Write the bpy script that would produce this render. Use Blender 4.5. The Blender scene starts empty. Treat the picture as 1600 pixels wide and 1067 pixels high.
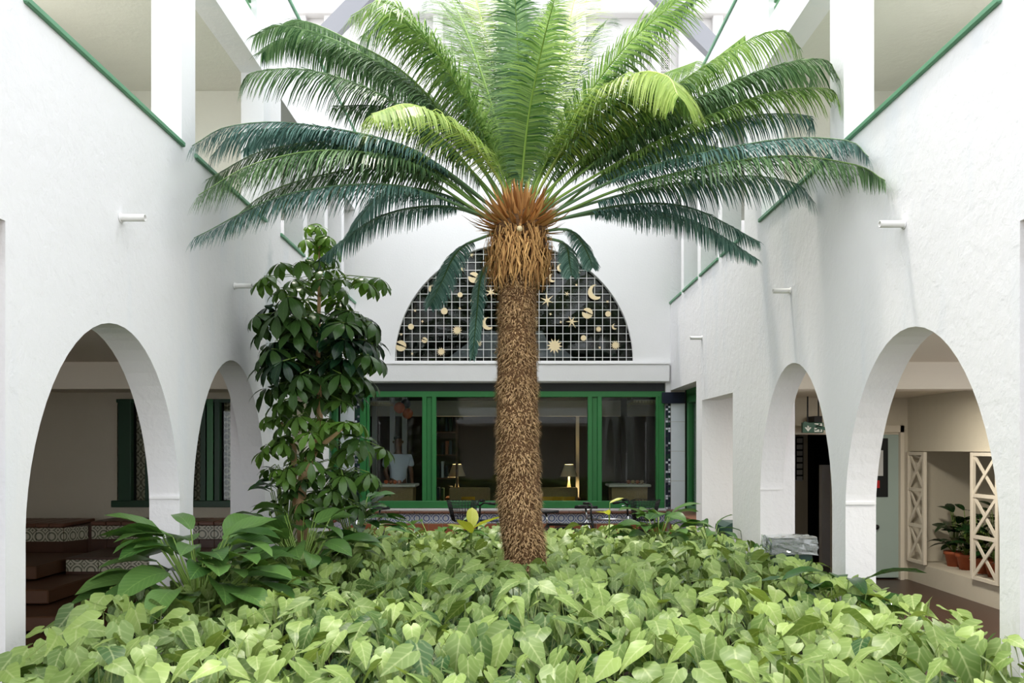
import bpy, bmesh, math, random
from mathutils import Vector, Matrix
random.seed(7)
R = random.random
def U(a, b): return a + (b - a) * R()
PI = math.pi
SC = bpy.context.scene
C = SC.collection

# ------------------------------------------------------------------ camera, light, exposure
EYE = 1.75; FPX = 1244.0; VX, VY = 801.0, 700.0
cam = bpy.data.cameras.new('camera'); camo = bpy.data.objects.new('camera', cam); C.objects.link(camo)
cam.sensor_width = 36; cam.lens = FPX / 1600 * 36; cam.shift_y = (VY - 533.5) / 1600; cam.shift_x = -(VX - 800) / 1600
cam.clip_end = 200
camo.location = (0, 0, EYE); camo.rotation_euler = (PI / 2, 0, 0)
SC.camera = camo
SC.view_settings.view_transform = 'Standard'; SC.view_settings.look = 'None'
SC.view_settings.gamma = 1; SC.view_settings.use_curve_mapping = False
SC.view_settings.exposure = 1.2
w = bpy.data.worlds.new('sky'); SC.world = w; w.use_nodes = True
wb = w.node_tree.nodes['Background']; wb.inputs[0].default_value = (0.93, 0.965, 1.0, 1); wb.inputs[1].default_value = 1.35
sun = bpy.data.lights.new('sun', 'SUN'); sun.energy = 1.5; sun.angle = math.radians(5); sun.color = (1, .93, .82)
suno = bpy.data.objects.new('sun', sun); C.objects.link(suno); suno.location = (-6, -6, 20)
suno.rotation_euler = Vector((-0.16, 0.22, 1.0)).to_track_quat('Z', 'Y').to_euler()

def P(px, py, Y): return Vector(((px - VX) * Y / FPX, Y, EYE + (VY - py) * Y / FPX))
def PX(px, Y): return (px - VX) * Y / FPX
def PZ(py, Y): return EYE + (VY - py) * Y / FPX

# ------------------------------------------------------------------ materials
def lin(c):
    return tuple(((v / 255) / 12.92 if v <= 10 else (((v / 255) + .055) / 1.055) ** 2.4) for v in c) + (1,)
MATS = {}
def mat(name, col, rough=.6, bump=0, bscale=20, var=0, vscale=3, metal=0, trans=0, spec=.4, bdist=.01):
    m = bpy.data.materials.new(name); m.use_nodes = True; MATS[name] = m
    nt = m.node_tree; N = nt.nodes; L = nt.links; b = N['Principled BSDF']
    b.inputs['Base Color'].default_value = col; b.inputs['Roughness'].default_value = rough
    b.inputs['Metallic'].default_value = metal; b.inputs['Specular IOR Level'].default_value = spec
    tc = N.new('ShaderNodeTexCoord')
    if var:
        n = N.new('ShaderNodeTexNoise'); n.inputs['Scale'].default_value = vscale; n.inputs['Detail'].default_value = 5
        L.new(tc.outputs['Object'], n.inputs['Vector'])
        r = N.new('ShaderNodeMix'); r.data_type = 'RGBA'
        r.inputs[6].default_value = tuple(max(0, c * (1 - var)) for c in col[:3]) + (1,)
        r.inputs[7].default_value = tuple(min(1, c * (1 + var)) for c in col[:3]) + (1,)
        L.new(n.outputs['Fac'], r.inputs[0]); L.new(r.outputs[2], b.inputs['Base Color'])
    if bump:
        n = N.new('ShaderNodeTexNoise'); n.inputs['Scale'].default_value = bscale; n.inputs['Detail'].default_value = 6
        L.new(tc.outputs['Object'], n.inputs['Vector'])
        bp = N.new('ShaderNodeBump'); bp.inputs['Strength'].default_value = bump; bp.inputs['Distance'].default_value = bdist
        L.new(n.outputs['Fac'], bp.inputs['Height']); L.new(bp.outputs[0], b.inputs['Normal'])
    return m

def stucco(name, col, stain=None):
    """rough lime render: broad trowel marks plus fine grit, thin weather streaks"""
    m = mat(name, col, .9, spec=.15); nt = m.node_tree; N = nt.nodes; L = nt.links; b = N['Principled BSDF']
    tc = N['Texture Coordinate']
    a = N.new('ShaderNodeTexNoise'); a.inputs['Scale'].default_value = 7; a.inputs['Detail'].default_value = 8; a.inputs['Roughness'].default_value = .6
    v = N.new('ShaderNodeTexVoronoi'); v.inputs['Scale'].default_value = 16
    L.new(tc.outputs['Object'], a.inputs['Vector'])
    mp = N.new('ShaderNodeMapping'); mp.inputs['Rotation'].default_value = (.5, .2, .1); mp.inputs['Scale'].default_value = (1, 1, .55)
    L.new(tc.outputs['Object'], mp.inputs['Vector']); 
    mx = N.new('ShaderNodeVectorMath'); mx.operation = 'MULTIPLY_ADD'; mx.inputs[1].default_value = (.3, .3, .3)
    L.new(a.outputs['Color'], mx.inputs[0]); L.new(mp.outputs[0], mx.inputs[2]); L.new(mx.outputs[0], v.inputs['Vector'])
    ad = N.new('ShaderNodeMath'); ad.operation = 'MULTIPLY_ADD'; ad.inputs[1].default_value = .35
    L.new(v.outputs['Distance'], ad.inputs[0]); L.new(a.outputs['Fac'], ad.inputs[2])
    bp = N.new('ShaderNodeBump'); bp.inputs['Strength'].default_value = .35; bp.inputs['Distance'].default_value = .012
    L.new(ad.outputs[0], bp.inputs['Height']); L.new(bp.outputs[0], b.inputs['Normal'])
    s = N.new('ShaderNodeTexNoise'); s.inputs['Scale'].default_value = 1; s.inputs['Detail'].default_value = 6
    mp2 = N.new('ShaderNodeMapping'); mp2.inputs['Scale'].default_value = (1.2, 2.6, .5)
    L.new(tc.outputs['Object'], mp2.inputs['Vector']); L.new(mp2.outputs[0], s.inputs['Vector'])
    cr = N.new('ShaderNodeValToRGB'); cr.color_ramp.elements[0].position = .56; cr.color_ramp.elements[1].position = .8
    L.new(s.outputs['Fac'], cr.inputs[0])
    sc = N.new('ShaderNodeMath'); sc.operation = 'MULTIPLY'; sc.inputs[1].default_value = .5; L.new(cr.outputs[0], sc.inputs[0])
    r = N.new('ShaderNodeMix'); r.data_type = 'RGBA'; r.inputs[6].default_value = col
    r.inputs[7].default_value = stain or tuple(c * .86 for c in col[:3]) + (1,)
    L.new(sc.outputs[0], r.inputs[0]); L.new(r.outputs[2], b.inputs['Base Color'])
    return m

def leafmat(name, dark, light, vein, veinw=.03, trans=.35, rough=.35, sidev=9, tint_attr=True, vein_amt=.8):
    m = bpy.data.materials.new(name); m.use_nodes = True
    nt = m.node_tree; N = nt.nodes; L = nt.links; b = N['Principled BSDF']; out = N['Material Output']
    at = N.new('ShaderNodeAttribute'); at.attribute_name = 'tint'
    base = N.new('ShaderNodeMix'); base.data_type = 'RGBA'; base.inputs[6].default_value = dark; base.inputs[7].default_value = light
    L.new(at.outputs['Fac'], base.inputs[0])
    uv = N.new('ShaderNodeUVMap'); sep = N.new('ShaderNodeSeparateXYZ'); L.new(uv.outputs[0], sep.inputs[0])
    def M(op, a, bb=None):
        n = N.new('ShaderNodeMath'); n.operation = op
        for i, q in enumerate((a, bb)):
            if q is None: continue
            if isinstance(q, (int, float)): n.inputs[i].default_value = q
            else: L.new(q, n.inputs[i])
        return n.outputs[0]
    au = M('ABSOLUTE', M('SUBTRACT', sep.outputs[0], .5))
    mid = M('SUBTRACT', 1, M('MINIMUM', 1, M('DIVIDE', au, veinw)))
    ph = M('SUBTRACT', sep.outputs[1], M('MULTIPLY', au, .9))
    side = M('POWER', M('ABSOLUTE', M('SINE', M('MULTIPLY', ph, sidev * PI))), 14)
    sv = M('MULTIPLY', M('SUBTRACT', 1, side), 0)
    vv = M('MULTIPLY', side, M('SUBTRACT', .75, au))
    tot = M('MULTIPLY', M('MINIMUM', 1, M('ADD', mid, M('MULTIPLY', vv, .55))), vein_amt)
    col = N.new('ShaderNodeMix'); col.data_type = 'RGBA'; L.new(tot, col.inputs[0]); L.new(base.outputs[2], col.inputs[6]); col.inputs[7].default_value = vein
    L.new(col.outputs[2], b.inputs['Base Color']); b.inputs['Roughness'].default_value = rough
    b.inputs['Specular IOR Level'].default_value = .35
    tr = N.new('ShaderNodeBsdfTranslucent'); 
    tc2 = N.new('ShaderNodeMix'); tc2.data_type = 'RGBA'; tc2.blend_type = 'MULTIPLY'; tc2.inputs[0].default_value = 1
    L.new(col.outputs[2], tc2.inputs[6]); tc2.inputs[7].default_value = (1.0, 1.0, .45, 1); L.new(tc2.outputs[2], tr.inputs[0])
    ms = N.new('ShaderNodeMixShader'); ms.inputs[0].default_value = trans
    L.new(b.outputs[0], ms.inputs[1]); L.new(tr.outputs[0], ms.inputs[2]); L.new(ms.outputs[0], out.inputs[0])
    return m

def tilemat(name, c0, c1, kind):
    """printed ceramic tile: a repeating blue motif"""
    m = mat(name, c0, .25); nt = m.node_tree; N = nt.nodes; L = nt.links; b = N['Principled BSDF']; tc = N['Texture Coordinate']
    sep = N.new('ShaderNodeSeparateXYZ'); L.new(tc.outputs['Object'], sep.inputs[0])
    def M(op, a, bb=None):
        n = N.new('ShaderNodeMath'); n.operation = op
        for i, q in enumerate((a, bb)):
            if q is None: continue
            if isinstance(q, (int, float)): n.inputs[i].default_value = q
            else: L.new(q, n.inputs[i])
        return n.outputs[0]
    s = M('ABSOLUTE', M('SINE', M('MULTIPLY', M('ADD', sep.outputs[0], sep.outputs[1]), PI / .14)))
    z = M('ABSOLUTE', M('SINE', M('MULTIPLY', sep.outputs[2], PI / .14)))
    d = M('ADD', s, z); wv = M('SINE', M('MULTIPLY', d, 9 if kind else 7))
    g = M('GREATER_THAN', wv, .25 if kind else -.1)
    r = N.new('ShaderNodeMix'); r.data_type = 'RGBA'; r.inputs[6].default_value = c0; r.inputs[7].default_value = c1
    L.new(g, r.inputs[0]); L.new(r.outputs[2], b.inputs['Base Color'])
    return m

M_white = stucco('white_stucco', (.80, .79, .80, 1), (.66, .71, .78, 1))
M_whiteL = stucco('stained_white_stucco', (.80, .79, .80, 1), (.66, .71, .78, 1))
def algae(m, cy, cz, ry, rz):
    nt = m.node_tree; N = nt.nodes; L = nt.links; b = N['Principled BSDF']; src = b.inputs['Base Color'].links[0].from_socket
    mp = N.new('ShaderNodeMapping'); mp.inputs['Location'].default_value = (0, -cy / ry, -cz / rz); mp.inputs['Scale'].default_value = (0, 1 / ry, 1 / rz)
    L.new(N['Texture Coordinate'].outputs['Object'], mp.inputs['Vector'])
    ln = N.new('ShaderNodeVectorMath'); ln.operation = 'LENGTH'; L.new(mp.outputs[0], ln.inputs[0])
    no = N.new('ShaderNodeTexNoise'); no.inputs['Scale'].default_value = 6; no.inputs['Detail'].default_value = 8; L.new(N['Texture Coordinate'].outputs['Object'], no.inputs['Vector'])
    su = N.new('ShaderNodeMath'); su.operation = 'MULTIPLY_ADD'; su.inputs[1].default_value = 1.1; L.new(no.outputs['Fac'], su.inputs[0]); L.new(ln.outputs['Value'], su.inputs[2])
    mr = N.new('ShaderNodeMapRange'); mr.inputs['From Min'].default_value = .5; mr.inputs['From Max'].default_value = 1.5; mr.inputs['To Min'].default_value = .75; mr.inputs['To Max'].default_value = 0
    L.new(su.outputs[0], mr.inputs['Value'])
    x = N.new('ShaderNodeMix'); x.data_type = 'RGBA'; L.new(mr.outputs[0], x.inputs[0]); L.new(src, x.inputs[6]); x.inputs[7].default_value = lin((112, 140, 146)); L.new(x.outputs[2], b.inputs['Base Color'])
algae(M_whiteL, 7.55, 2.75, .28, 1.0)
M_cream = stucco('cream_stucco', (.66, .61, .50, 1))
M_upper = stucco('beige_render', (.70, .69, .62, 1))
M_plain = mat('white_paint', (.80, .79, .79, 1), .7, bump=.15, bscale=40, var=.03)
M_creamp = mat('cream_paint', (.74, .68, .57, 1), .7, bump=.1, bscale=30)
M_green = mat('green_paint', lin((52, 122, 66)), .35, var=.12, vscale=6)
M_dgreen = mat('dark_green_paint', lin((26, 66, 42)), .4, var=.1)
M_pgreen = mat('sill_green', lin((98, 148, 116)), .5, var=.22, vscale=5)
M_black = mat('black_lacquer', lin((28, 32, 34)), .4)
M_navy = mat('navy_paint', lin((24, 30, 48)), .35)
M_terra = mat('terracotta', lin((168, 98, 66)), .45, var=.22, vscale=5, bump=.1)
M_coping = mat('brown_coping', lin((112, 74, 56)), .4, var=.2, vscale=8)
M_brown = mat('dark_brown_tile', lin((74, 46, 32)), .35, var=.25, vscale=4)
M_wood = mat('dark_wood_step', lin((92, 60, 38)), .5, var=.25, vscale=5)
M_grout = mat('grout', lin((190, 178, 165)), .9)
M_frieze = tilemat('blue_white_tile', lin((228, 230, 238)), lin((104, 122, 170)), 1)
M_frieze2 = tilemat('olive_white_tile', lin((196, 192, 172)), lin((110, 112, 96)), 1)
M_marble = mat('white_marble', lin((222, 226, 232)), .15, var=.06, vscale=7)
M_floor = mat('dark_floor_tile', lin((70, 48, 38)), .35, var=.2, vscale=3)
M_soil = mat('soil', lin((38, 30, 20)), .95, bump=.8, bscale=30, var=.4, vscale=20, bdist=.04)
M_pipe = mat('pvc_pipe', (.78, .77, .75, 1), .5)
M_iron = mat('white_iron', (.82, .81, .78, 1), .4)
M_gold = mat('pale_gold', lin((232, 212, 170)), .5, var=.1)
M_back = mat('grey_white_paint', (.60, .58, .575, 1), .8, bump=.1, bscale=30, var=.04)
M_grey = mat('grey_beam', lin((130, 130, 136)), .6)
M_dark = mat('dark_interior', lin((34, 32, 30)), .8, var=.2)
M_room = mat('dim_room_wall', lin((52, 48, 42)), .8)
M_rubber = mat('black_rubber', lin((22, 22, 24)), .6)
M_chrome = mat('chrome', (.7, .7, .72, 1), .2, metal=1)
M_bikeblue = mat('slate_blue_enamel', lin((46, 60, 84)), .3)
M_rattan = mat('rattan', lin((176, 148, 106)), .6, bump=.8, bscale=70, var=.25, vscale=40)
M_orange = mat('orange_paper', lin((226, 112, 70)), .6)
M_yellow = mat('yellow_cloth', lin((236, 178, 40)), .8)
M_shade = mat('lampshade', lin((238, 226, 190)), .7)
M_bin = mat('bin_green', lin((18, 56, 46)), .35)
M_trunkb = mat('palm_trunk_core', lin((104, 76, 50)), .95, bump=1, bscale=30, var=.4, vscale=15, bdist=.03)
M_bark = mat('bark', lin((204, 168, 128)), .85, bump=.5, bscale=18, var=.2, vscale=9)
M_stem = mat('green_stem', lin((112, 140, 60)), .5)
M_skin = mat('skin', lin((120, 80, 58)), .6)
M_shirt = mat('white_cotton', lin((216, 222, 236)), .9)
M_jeans = mat('dark_cloth', lin((30, 32, 44)), .9)
M_hair = mat('black_hair', lin((20, 16, 14)), .7)
M_glassdoor = mat('frosted_door', lin((168, 186, 180)), .25, var=.05)
M_sign = mat('sign_green', lin((14, 84, 56)), .4)
M_signw = mat('sign_white', (.85, .88, .85, 1), .5)
M_paper = mat('paper', (.6, .62, .62, 1), .8)
M_red = mat('red_mark', lin((190, 40, 40)), .6)
M_vent = mat('vent_metal', lin((222, 216, 214)), .5)
M_potter = mat('pot_terracotta', lin((170, 90, 56)), .6, var=.3, vscale=9)

def glass(name, tint=(.93, .97, .96, 1), refl=1.0):
    m = bpy.data.materials.new(name); m.use_nodes = True; nt = m.node_tree; N = nt.nodes; L = nt.links
    N.remove(N['Principled BSDF'])
    t = N.new('ShaderNodeBsdfTransparent'); t.inputs[0].default_value = tint
    g = N.new('ShaderNodeBsdfGlossy'); g.inputs['Roughness'].default_value = .02
    f = N.new('ShaderNodeFresnel'); f.inputs[0].default_value = 1.5
    ml = N.new('ShaderNodeMath'); ml.operation = 'MULTIPLY'; ml.inputs[1].default_value = refl; ml.use_clamp = True
    x = N.new('ShaderNodeMixShader'); L.new(f.outputs[0], ml.inputs[0]); L.new(ml.outputs[0], x.inputs[0]); L.new(t.outputs[0], x.inputs[1]); L.new(g.outputs[0], x.inputs[2])
    L.new(x.outputs[0], N['Material Output'].inputs[0]); return m
M_glass = glass('window_glass', refl=.55); M_film = glass('clear_film', (.9, .94, .93, 1), 3.0)
_n = M_film.node_tree; _d = _n.nodes.new('ShaderNodeBsdfDiffuse'); _d.inputs[0].default_value = (.8, .86, .86, 1); _m = _n.nodes.new('ShaderNodeMixShader'); _m.inputs[0].default_value = .22
_n.links.new(_n.nodes['Material Output'].inputs[0].links[0].from_socket, _m.inputs[1]); _n.links.new(_d.outputs[0], _m.inputs[2]); _n.links.new(_m.outputs[0], _n.nodes['Material Output'].inputs[0])

# bristle / dry fibre materials vary with the 'tint' attribute
def tintmat(name, a, b, rough=.85, trans=0):
    m = bpy.data.materials.new(name); m.use_nodes = True; nt = m.node_tree; N = nt.nodes; L = nt.links; bs = N['Principled BSDF']
    at = N.new('ShaderNodeAttribute'); at.attribute_name = 'tint'
    x = N.new('ShaderNodeMix'); x.data_type = 'RGBA'; x.inputs[6].default_value = a; x.inputs[7].default_value = b
    L.new(at.outputs['Fac'], x.inputs[0]); L.new(x.outputs[2], bs.inputs['Base Color']); bs.inputs['Roughness'].default_value = rough
    bs.inputs['Specular IOR Level'].default_value = .3
    if trans:
        tr = N.new('ShaderNodeBsdfTranslucent'); L.new(x.outputs[2], tr.inputs[0])
        ms = N.new('ShaderNodeMixShader'); ms.inputs[0].default_value = trans
        L.new(bs.outputs[0], ms.inputs[1]); L.new(tr.outputs[0], ms.inputs[2]); L.new(ms.outputs[0], N['Material Output'].inputs[0])
    return m
M_bristle = tintmat('trunk_scale', lin((112, 82, 54)), lin((214, 180, 134)))
M_fibre = tintmat('dry_fibre', lin((128, 84, 44)), lin((220, 174, 112)))
M_scale = tintmat('bud_scale', lin((150, 98, 52)), lin((240, 186, 120)))
FR = {'teal': tintmat('frond_teal', lin((42, 84, 78)), lin((132, 168, 160)), .3, .2),
      'dark': tintmat('frond_dark', lin((48, 84, 50)), lin((134, 166, 116)), .3, .3),
      'mid': tintmat('frond_mid', lin((74, 118, 48)), lin((166, 194, 112)), .33, .42),
      'young': tintmat('frond_young', lin((130, 164, 62)), lin((196, 214, 118)), .4, .45)}
M_rachis = {'teal': mat('rachis_teal', lin((92, 124, 84)), .45), 'dark': mat('rachis_dark', lin((104, 136, 66)), .45),
            'mid': mat('rachis_mid', lin((132, 164, 72)), .45), 'young': mat('rachis_young', lin((178, 196, 104)), .45)}
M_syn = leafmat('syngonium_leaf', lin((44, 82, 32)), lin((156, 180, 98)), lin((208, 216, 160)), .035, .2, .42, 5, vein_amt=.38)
M_big = leafmat('broad_leaf', lin((36, 78, 32)), lin((104, 142, 74)), lin((160, 196, 110)), .02, .25, .3, 10, vein_amt=.35)
M_dkl = leafmat('dark_broad_leaf', lin((18, 44, 24)), lin((54, 96, 42)), lin((92, 130, 70)), .02, .15, .25, 8, vein_amt=.3)
M_sch = leafmat('umbrella_leaf', lin((18, 46, 28)), lin((118, 160, 62)), lin((96, 134, 74)), .03, .2, .28, 7, vein_amt=.25)
M_yel = leafmat('yellow_leaf', lin((170, 186, 60)), lin((214, 210, 92)), lin((226, 226, 140)), .03, .4, .4, 8, vein_amt=.4)

# ------------------------------------------------------------------ mesh helper
class MB:
    def __init__(s): s.v = []; s.f = []; s.uv = []; s.t = []; s.tint = .5; s.sm = []; s.smooth = False
    def add(s, vs, fs, uvs=None, tint=None, smooth=None):
        o = len(s.v); s.v += [tuple(v) for v in vs]; t = s.tint if tint is None else tint
        for f in fs:
            s.f.append(tuple(i + o for i in f)); s.uv.append([uvs[i] if uvs else (.5, .5) for i in f])
            s.sm.append(s.smooth if smooth is None else smooth)
        s.t += [t] * len(vs)
    def box(s, x0, x1, y0, y1, z0, z1, bev=0):
        if x0 > x1: x0, x1 = x1, x0
        if y0 > y1: y0, y1 = y1, y0
        if z0 > z1: z0, z1 = z1, z0
        if bev:
            b = min(bev, (x1 - x0) / 2.1, (y1 - y0) / 2.1, (z1 - z0) / 2.1)
            bm = bmesh.new(); bmesh.ops.create_cube(bm, size=1)
            for v in bm.verts: v.co = Vector(((x0 + x1) / 2 + v.co.x * (x1 - x0), (y0 + y1) / 2 + v.co.y * (y1 - y0), (z0 + z1) / 2 + v.co.z * (z1 - z0)))
            bmesh.ops.bevel(bm, geom=bm.edges[:], offset=b, segments=1, affect='EDGES')
            s.add([v.co.copy() for v in bm.verts], [[v.index for v in f.verts] for f in bm.faces]); bm.free(); return s
        s.add([(x, y, z) for x in (x0, x1) for y in (y0, y1) for z in (z0, z1)],
              [(0, 1, 3, 2), (4, 6, 7, 5), (0, 4, 5, 1), (2, 3, 7, 6), (0, 2, 6, 4), (1, 5, 7, 3)]); return s
    def tube(s, pts, rad, n=8, caps=True, tint=None):
        pts = [Vector(p) for p in pts]; m = len(pts)
        rs = rad if isinstance(rad, (list, tuple)) else [rad] * m
        vs = []; prev = None
        for i, p in enumerate(pts):
            T = (pts[min(i + 1, m - 1)] - pts[max(i - 1, 0)]).normalized()
            if prev is None: a = T.orthogonal().normalized()
            else: a = (prev - T * prev.dot(T)).normalized()
            prev = a; b = T.cross(a)
            for k in range(n):
                an = 2 * PI * k / n; vs.append(p + (a * math.cos(an) + b * math.sin(an)) * rs[i])
        fs = [(i * n + k, i * n + (k + 1) % n, (i + 1) * n + (k + 1) % n, (i + 1) * n + k) for i in range(m - 1) for k in range(n)]
        if caps: fs += [tuple(range(n))[::-1], tuple((m - 1) * n + k for k in range(n))]
        s.add(vs, fs, tint=tint, smooth=True); return s
    def lathe(s, prof, c=(0, 0, 0), n=20, smooth=True):
        vs = [(c[0] + r * math.cos(2 * PI * k / n), c[1] + r * math.sin(2 * PI * k / n), c[2] + z) for r, z in prof for k in range(n)]
        fs = [(i * n + k, i * n + (k + 1) % n, (i + 1) * n + (k + 1) % n, (i + 1) * n + k) for i in range(len(prof) - 1) for k in range(n)]
        fs += [tuple(range(n))[::-1], tuple((len(prof) - 1) * n + k for k in range(n))]
        s.add(vs, fs, smooth=smooth); return s
    def prism(s, poly, axis, a0, a1):
        """poly in the plane normal to axis ('X': (y,z); 'Y': (x,z); 'Z': (x,y))"""
        n = len(poly)
        def mk(p, a): return {'X': (a, p[0], p[1]), 'Y': (p[0], a, p[1]), 'Z': (p[0], p[1], a)}[axis]
        vs = [mk(p, a0) for p in poly] + [mk(p, a1) for p in poly]
        s.add(vs, [tuple(range(n))[::-1], tuple(range(n, 2 * n))] + [(k, (k + 1) % n, n + (k + 1) % n, n + k) for k in range(n)]); return s
    def mesh(s, name, m):
        me = bpy.data.meshes.new(name); me.from_pydata(s.v, [], s.f)
        if m: me.materials.append(m)
        me.polygons.foreach_set('use_smooth', s.sm)
        u = me.uv_layers.new(name='UVMap'); u.data.foreach_set('uv', [c for f in s.uv for p in f for c in p])
        a = me.attributes.new('tint', 'FLOAT', 'POINT'); a.data.foreach_set('value', s.t)
        me.update(); return me
    def build(s, name, m, parent=None, kind=None):
        return link(name, s.mesh(name, m), parent, kind)
def link(name, me, parent=None, kind=None):
    o = bpy.data.objects.new(name, me); C.objects.link(o)
    if parent: o.parent = parent; o.matrix_parent_inverse = Matrix.Translation(parent.location).inverted() if parent.get('_world') else Matrix()
    if kind: o['kind'] = kind
    return o
def tag(o, label, cat, group=None, kind=None):
    if label: o['label'] = label
    if cat: o['category'] = cat
    if group: o['group'] = group
    if kind: o['kind'] = kind
    return o
def thing(name, label, cat, loc=(0, 0, 0), rz=0, group=None):
    o = bpy.data.objects.new(name, None); C.objects.link(o); o.location = loc; o.rotation_euler = (0, 0, rz); o.empty_display_size = .1
    return tag(o, label, cat, group)
def world_part(o, parent):
    """parent keeping the world position of a part modelled in world coordinates (parent unrotated)"""
    o.parent = parent; o.location = tuple(-c for c in parent.location); return o
def struct(name, mb, m, parent=None): return mb.build(name, m, parent, 'structure')
def clone(root, loc=None, rz=None, label=None, group=None, parent=None):
    r = root.copy(); C.objects.link(r)
    if loc is not None: r.location = loc
    if rz is not None: r.rotation_euler = (0, 0, rz)
    if label: r['label'] = label
    if group: r['group'] = group
    if parent: r.parent = parent
    for ch in list(root.children): clone(ch, parent=r)
    return r

def slab(name, outer, holes, thick, m, plane, at, kind='structure', parent=None):
    """flat wall with real holes. plane 'YZ' (at = x of centre) or 'XZ' (at = y of centre)"""
    cu = bpy.data.curves.new(name, 'CURVE'); cu.dimensions = '2D'; cu.fill_mode = 'BOTH'; cu.extrude = thick / 2
    for poly in [outer] + holes:
        sp = cu.splines.new('POLY'); sp.points.add(len(poly) - 1); sp.use_cyclic_u = True
        for i, p in enumerate(poly): sp.points[i].co = (p[0], p[1], 0, 1)
    t = bpy.data.objects.new('tmp', cu); C.objects.link(t)
    bpy.context.view_layer.update()
    me = bpy.data.meshes.new_from_object(t.evaluated_get(bpy.context.evaluated_depsgraph_get()))
    bpy.data.objects.remove(t); bpy.data.curves.remove(cu)
    if plane == 'YZ': mt = Matrix(((0, 0, 1, at), (1, 0, 0, 0), (0, 1, 0, 0), (0, 0, 0, 1)))
    else: mt = Matrix(((1, 0, 0, 0), (0, 0, -1, at), (0, 1, 0, 0), (0, 0, 0, 1)))
    me.transform(mt); me.materials.clear(); me.materials.append(m); me.name = name
    for p in me.polygons: p.use_smooth = False
    o = bpy.data.objects.new(name, me); C.objects.link(o)
    if kind: o['kind'] = kind
    if parent: o.parent = parent
    return o
def rect(a, b, c, d): return [(a, c), (b, c), (b, d), (a, d)]
def arch_pts(y0, y1, zs, za, n=30):
    yc = (y0 + y1) / 2; h = (y1 - y0) / 2
    return [(yc + h * (-math.cos(PI * i / n)), zs + (za - zs) * max(0, math.sin(PI * i / n)) ** 1.12) for i in range(n + 1)]

# ------------------------------------------------------------------ the setting
WX = 2.3; TH = .21; FLO, FHI = -1.0, 12.2
g = MB().box(-9, 9, -9.3, 16.5, -.1, 0); struct('floor', g, M_floor)
ARCH = [(-.75, .3), (.5, 2.1), (3.76, 5.50), (5.73, 7.39)]
def side_wall(name, sg, s_imp, s_apex):
    bottom = [(FLO, 0)]
    for a, b in ARCH[:2]: bottom += [(a, 0)] + arch_pts(a, b, s_imp, s_apex) + [(b, 0)]
    bottom += [(2.35, 0), (2.35, 2.78), (3.61, 2.78), (3.61, 0)]
    for a, b in ARCH[2:]: bottom += [(a, 0)] + arch_pts(a, b, s_imp, s_apex) + [(b, 0)]
    bottom += [(8.32, 0), (8.32, 2.33), (9.67, 2.33), (9.67, 0), (FHI, 0), (FHI, 6.34), (FLO, 6.34)]
    holes = [rect(9.97, 11.6, .84, 2.59)]
    for a, b in [(.4, 3.4), (3.76, 5.53), (5.77, 7.36)]: holes.append(rect(a, b, 3.85, 5.22))
    for a, b in [(7.90, 8.74), (8.91, 9.73), (9.9, 10.7), (10.86, 11.6)]: holes.append(rect(a, b, 3.85, 5.22))
    for a, b in [(3.8, 5.4), (5.6, 7.16)]: holes.append(rect(a, b, 5.60, 6.2))
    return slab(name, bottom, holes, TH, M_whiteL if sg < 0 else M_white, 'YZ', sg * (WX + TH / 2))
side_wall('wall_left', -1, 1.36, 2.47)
side_wall('wall_right', 1, 1.34, 2.45)

n_tr = [0]
def trim(mb, m, parent=None):
    n_tr[0] += 1; return struct('trim_%d' % n_tr[0], mb, m, parent)
for sg in (-1, 1):
    X = sg * WX
    # green sills of the galleries: one strip per opening
    for a, b in [(.4, 3.4), (3.74, 5.55), (5.75, 7.4), (7.88, 8.76), (8.89, 9.75), (9.88, 10.72), (10.84, 11.6)]:
        trim(MB().box(X - sg * .022, X + sg * (TH + .02), a, b, 3.845, 3.88, .006), M_pgreen)
    trim(MB().box(X - sg * .02, X + sg * (TH + .02), 7.82, FHI, 6.335, 6.375, .006), M_pgreen)
    # green slatted railings on the top storey
    for a, b in [(3.8, 5.4), (5.6, 7.16)]:
        r = struct('trim_railing', MB().box(X + sg * .05, X + sg * .09, a, b, 6.16, 6.2), M_green)
        for k in range(4):
            z = 5.6 + k * .15
            MB().box(X + sg * .05, X + sg * .075, a, b, z, z + .12, .006).build('slat', M_green, r)
    # imposts: a thin lip where the curved lining ends on the pier
    for (a, b), zi in ((ARCH[2], 1.40 if sg < 0 else 1.36), (ARCH[3], 1.41 if sg < 0 else 1.36)):
        trim(MB().box(X - sg * .004, X + sg * (TH - .004), b - .012, b + .004, zi, zi + .9 * 0 + .018), M_plain)
# return pier behind the far right arch and its mirror
struct('wall_return', MB().box(2.51, 2.62, 7.39, 7.52, 0, 2.55), M_white)
struct('wall_return', MB().box(-2.62, -2.51, 7.39, 7.52, 0, 2.55), M_white)

# ground floor galleries
for sg in (-1, 1):
    xo = sg * (6.2 if sg < 0 else 5.9); xi = sg * 2.51
    ye = 9.6 if sg < 0 else 10.62
    struct('ceiling', MB().box(xi, xo, FLO, 7.4, 2.55, 2.8), M_creamp)
    struct('ceiling', MB().box(xi, xo, 7.6, ye + .2, 2.42, 2.8), M_creamp)
    trim(MB().box(xi, xo, 7.4, 7.6, 2.30, 2.7), M_creamp)
    # upper galleries
    struct('floor', MB().box(xi, sg * 4.3, FLO, FHI, 2.8, 2.95), M_upper)
    struct('ceiling', MB().box(xi, sg * 4.3, FLO, FHI, 5.24, 5.5), M_upper)
    struct('wall_gallery', MB().box(sg * 4.1, sg * 4.3, 6.2, FHI, 2.95, 5.24), M_upper)
    struct('wall_gallery', MB().box(xi, sg * 4.1, 7.78, 7.86, 2.95, 5.24), M_upper)
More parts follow.
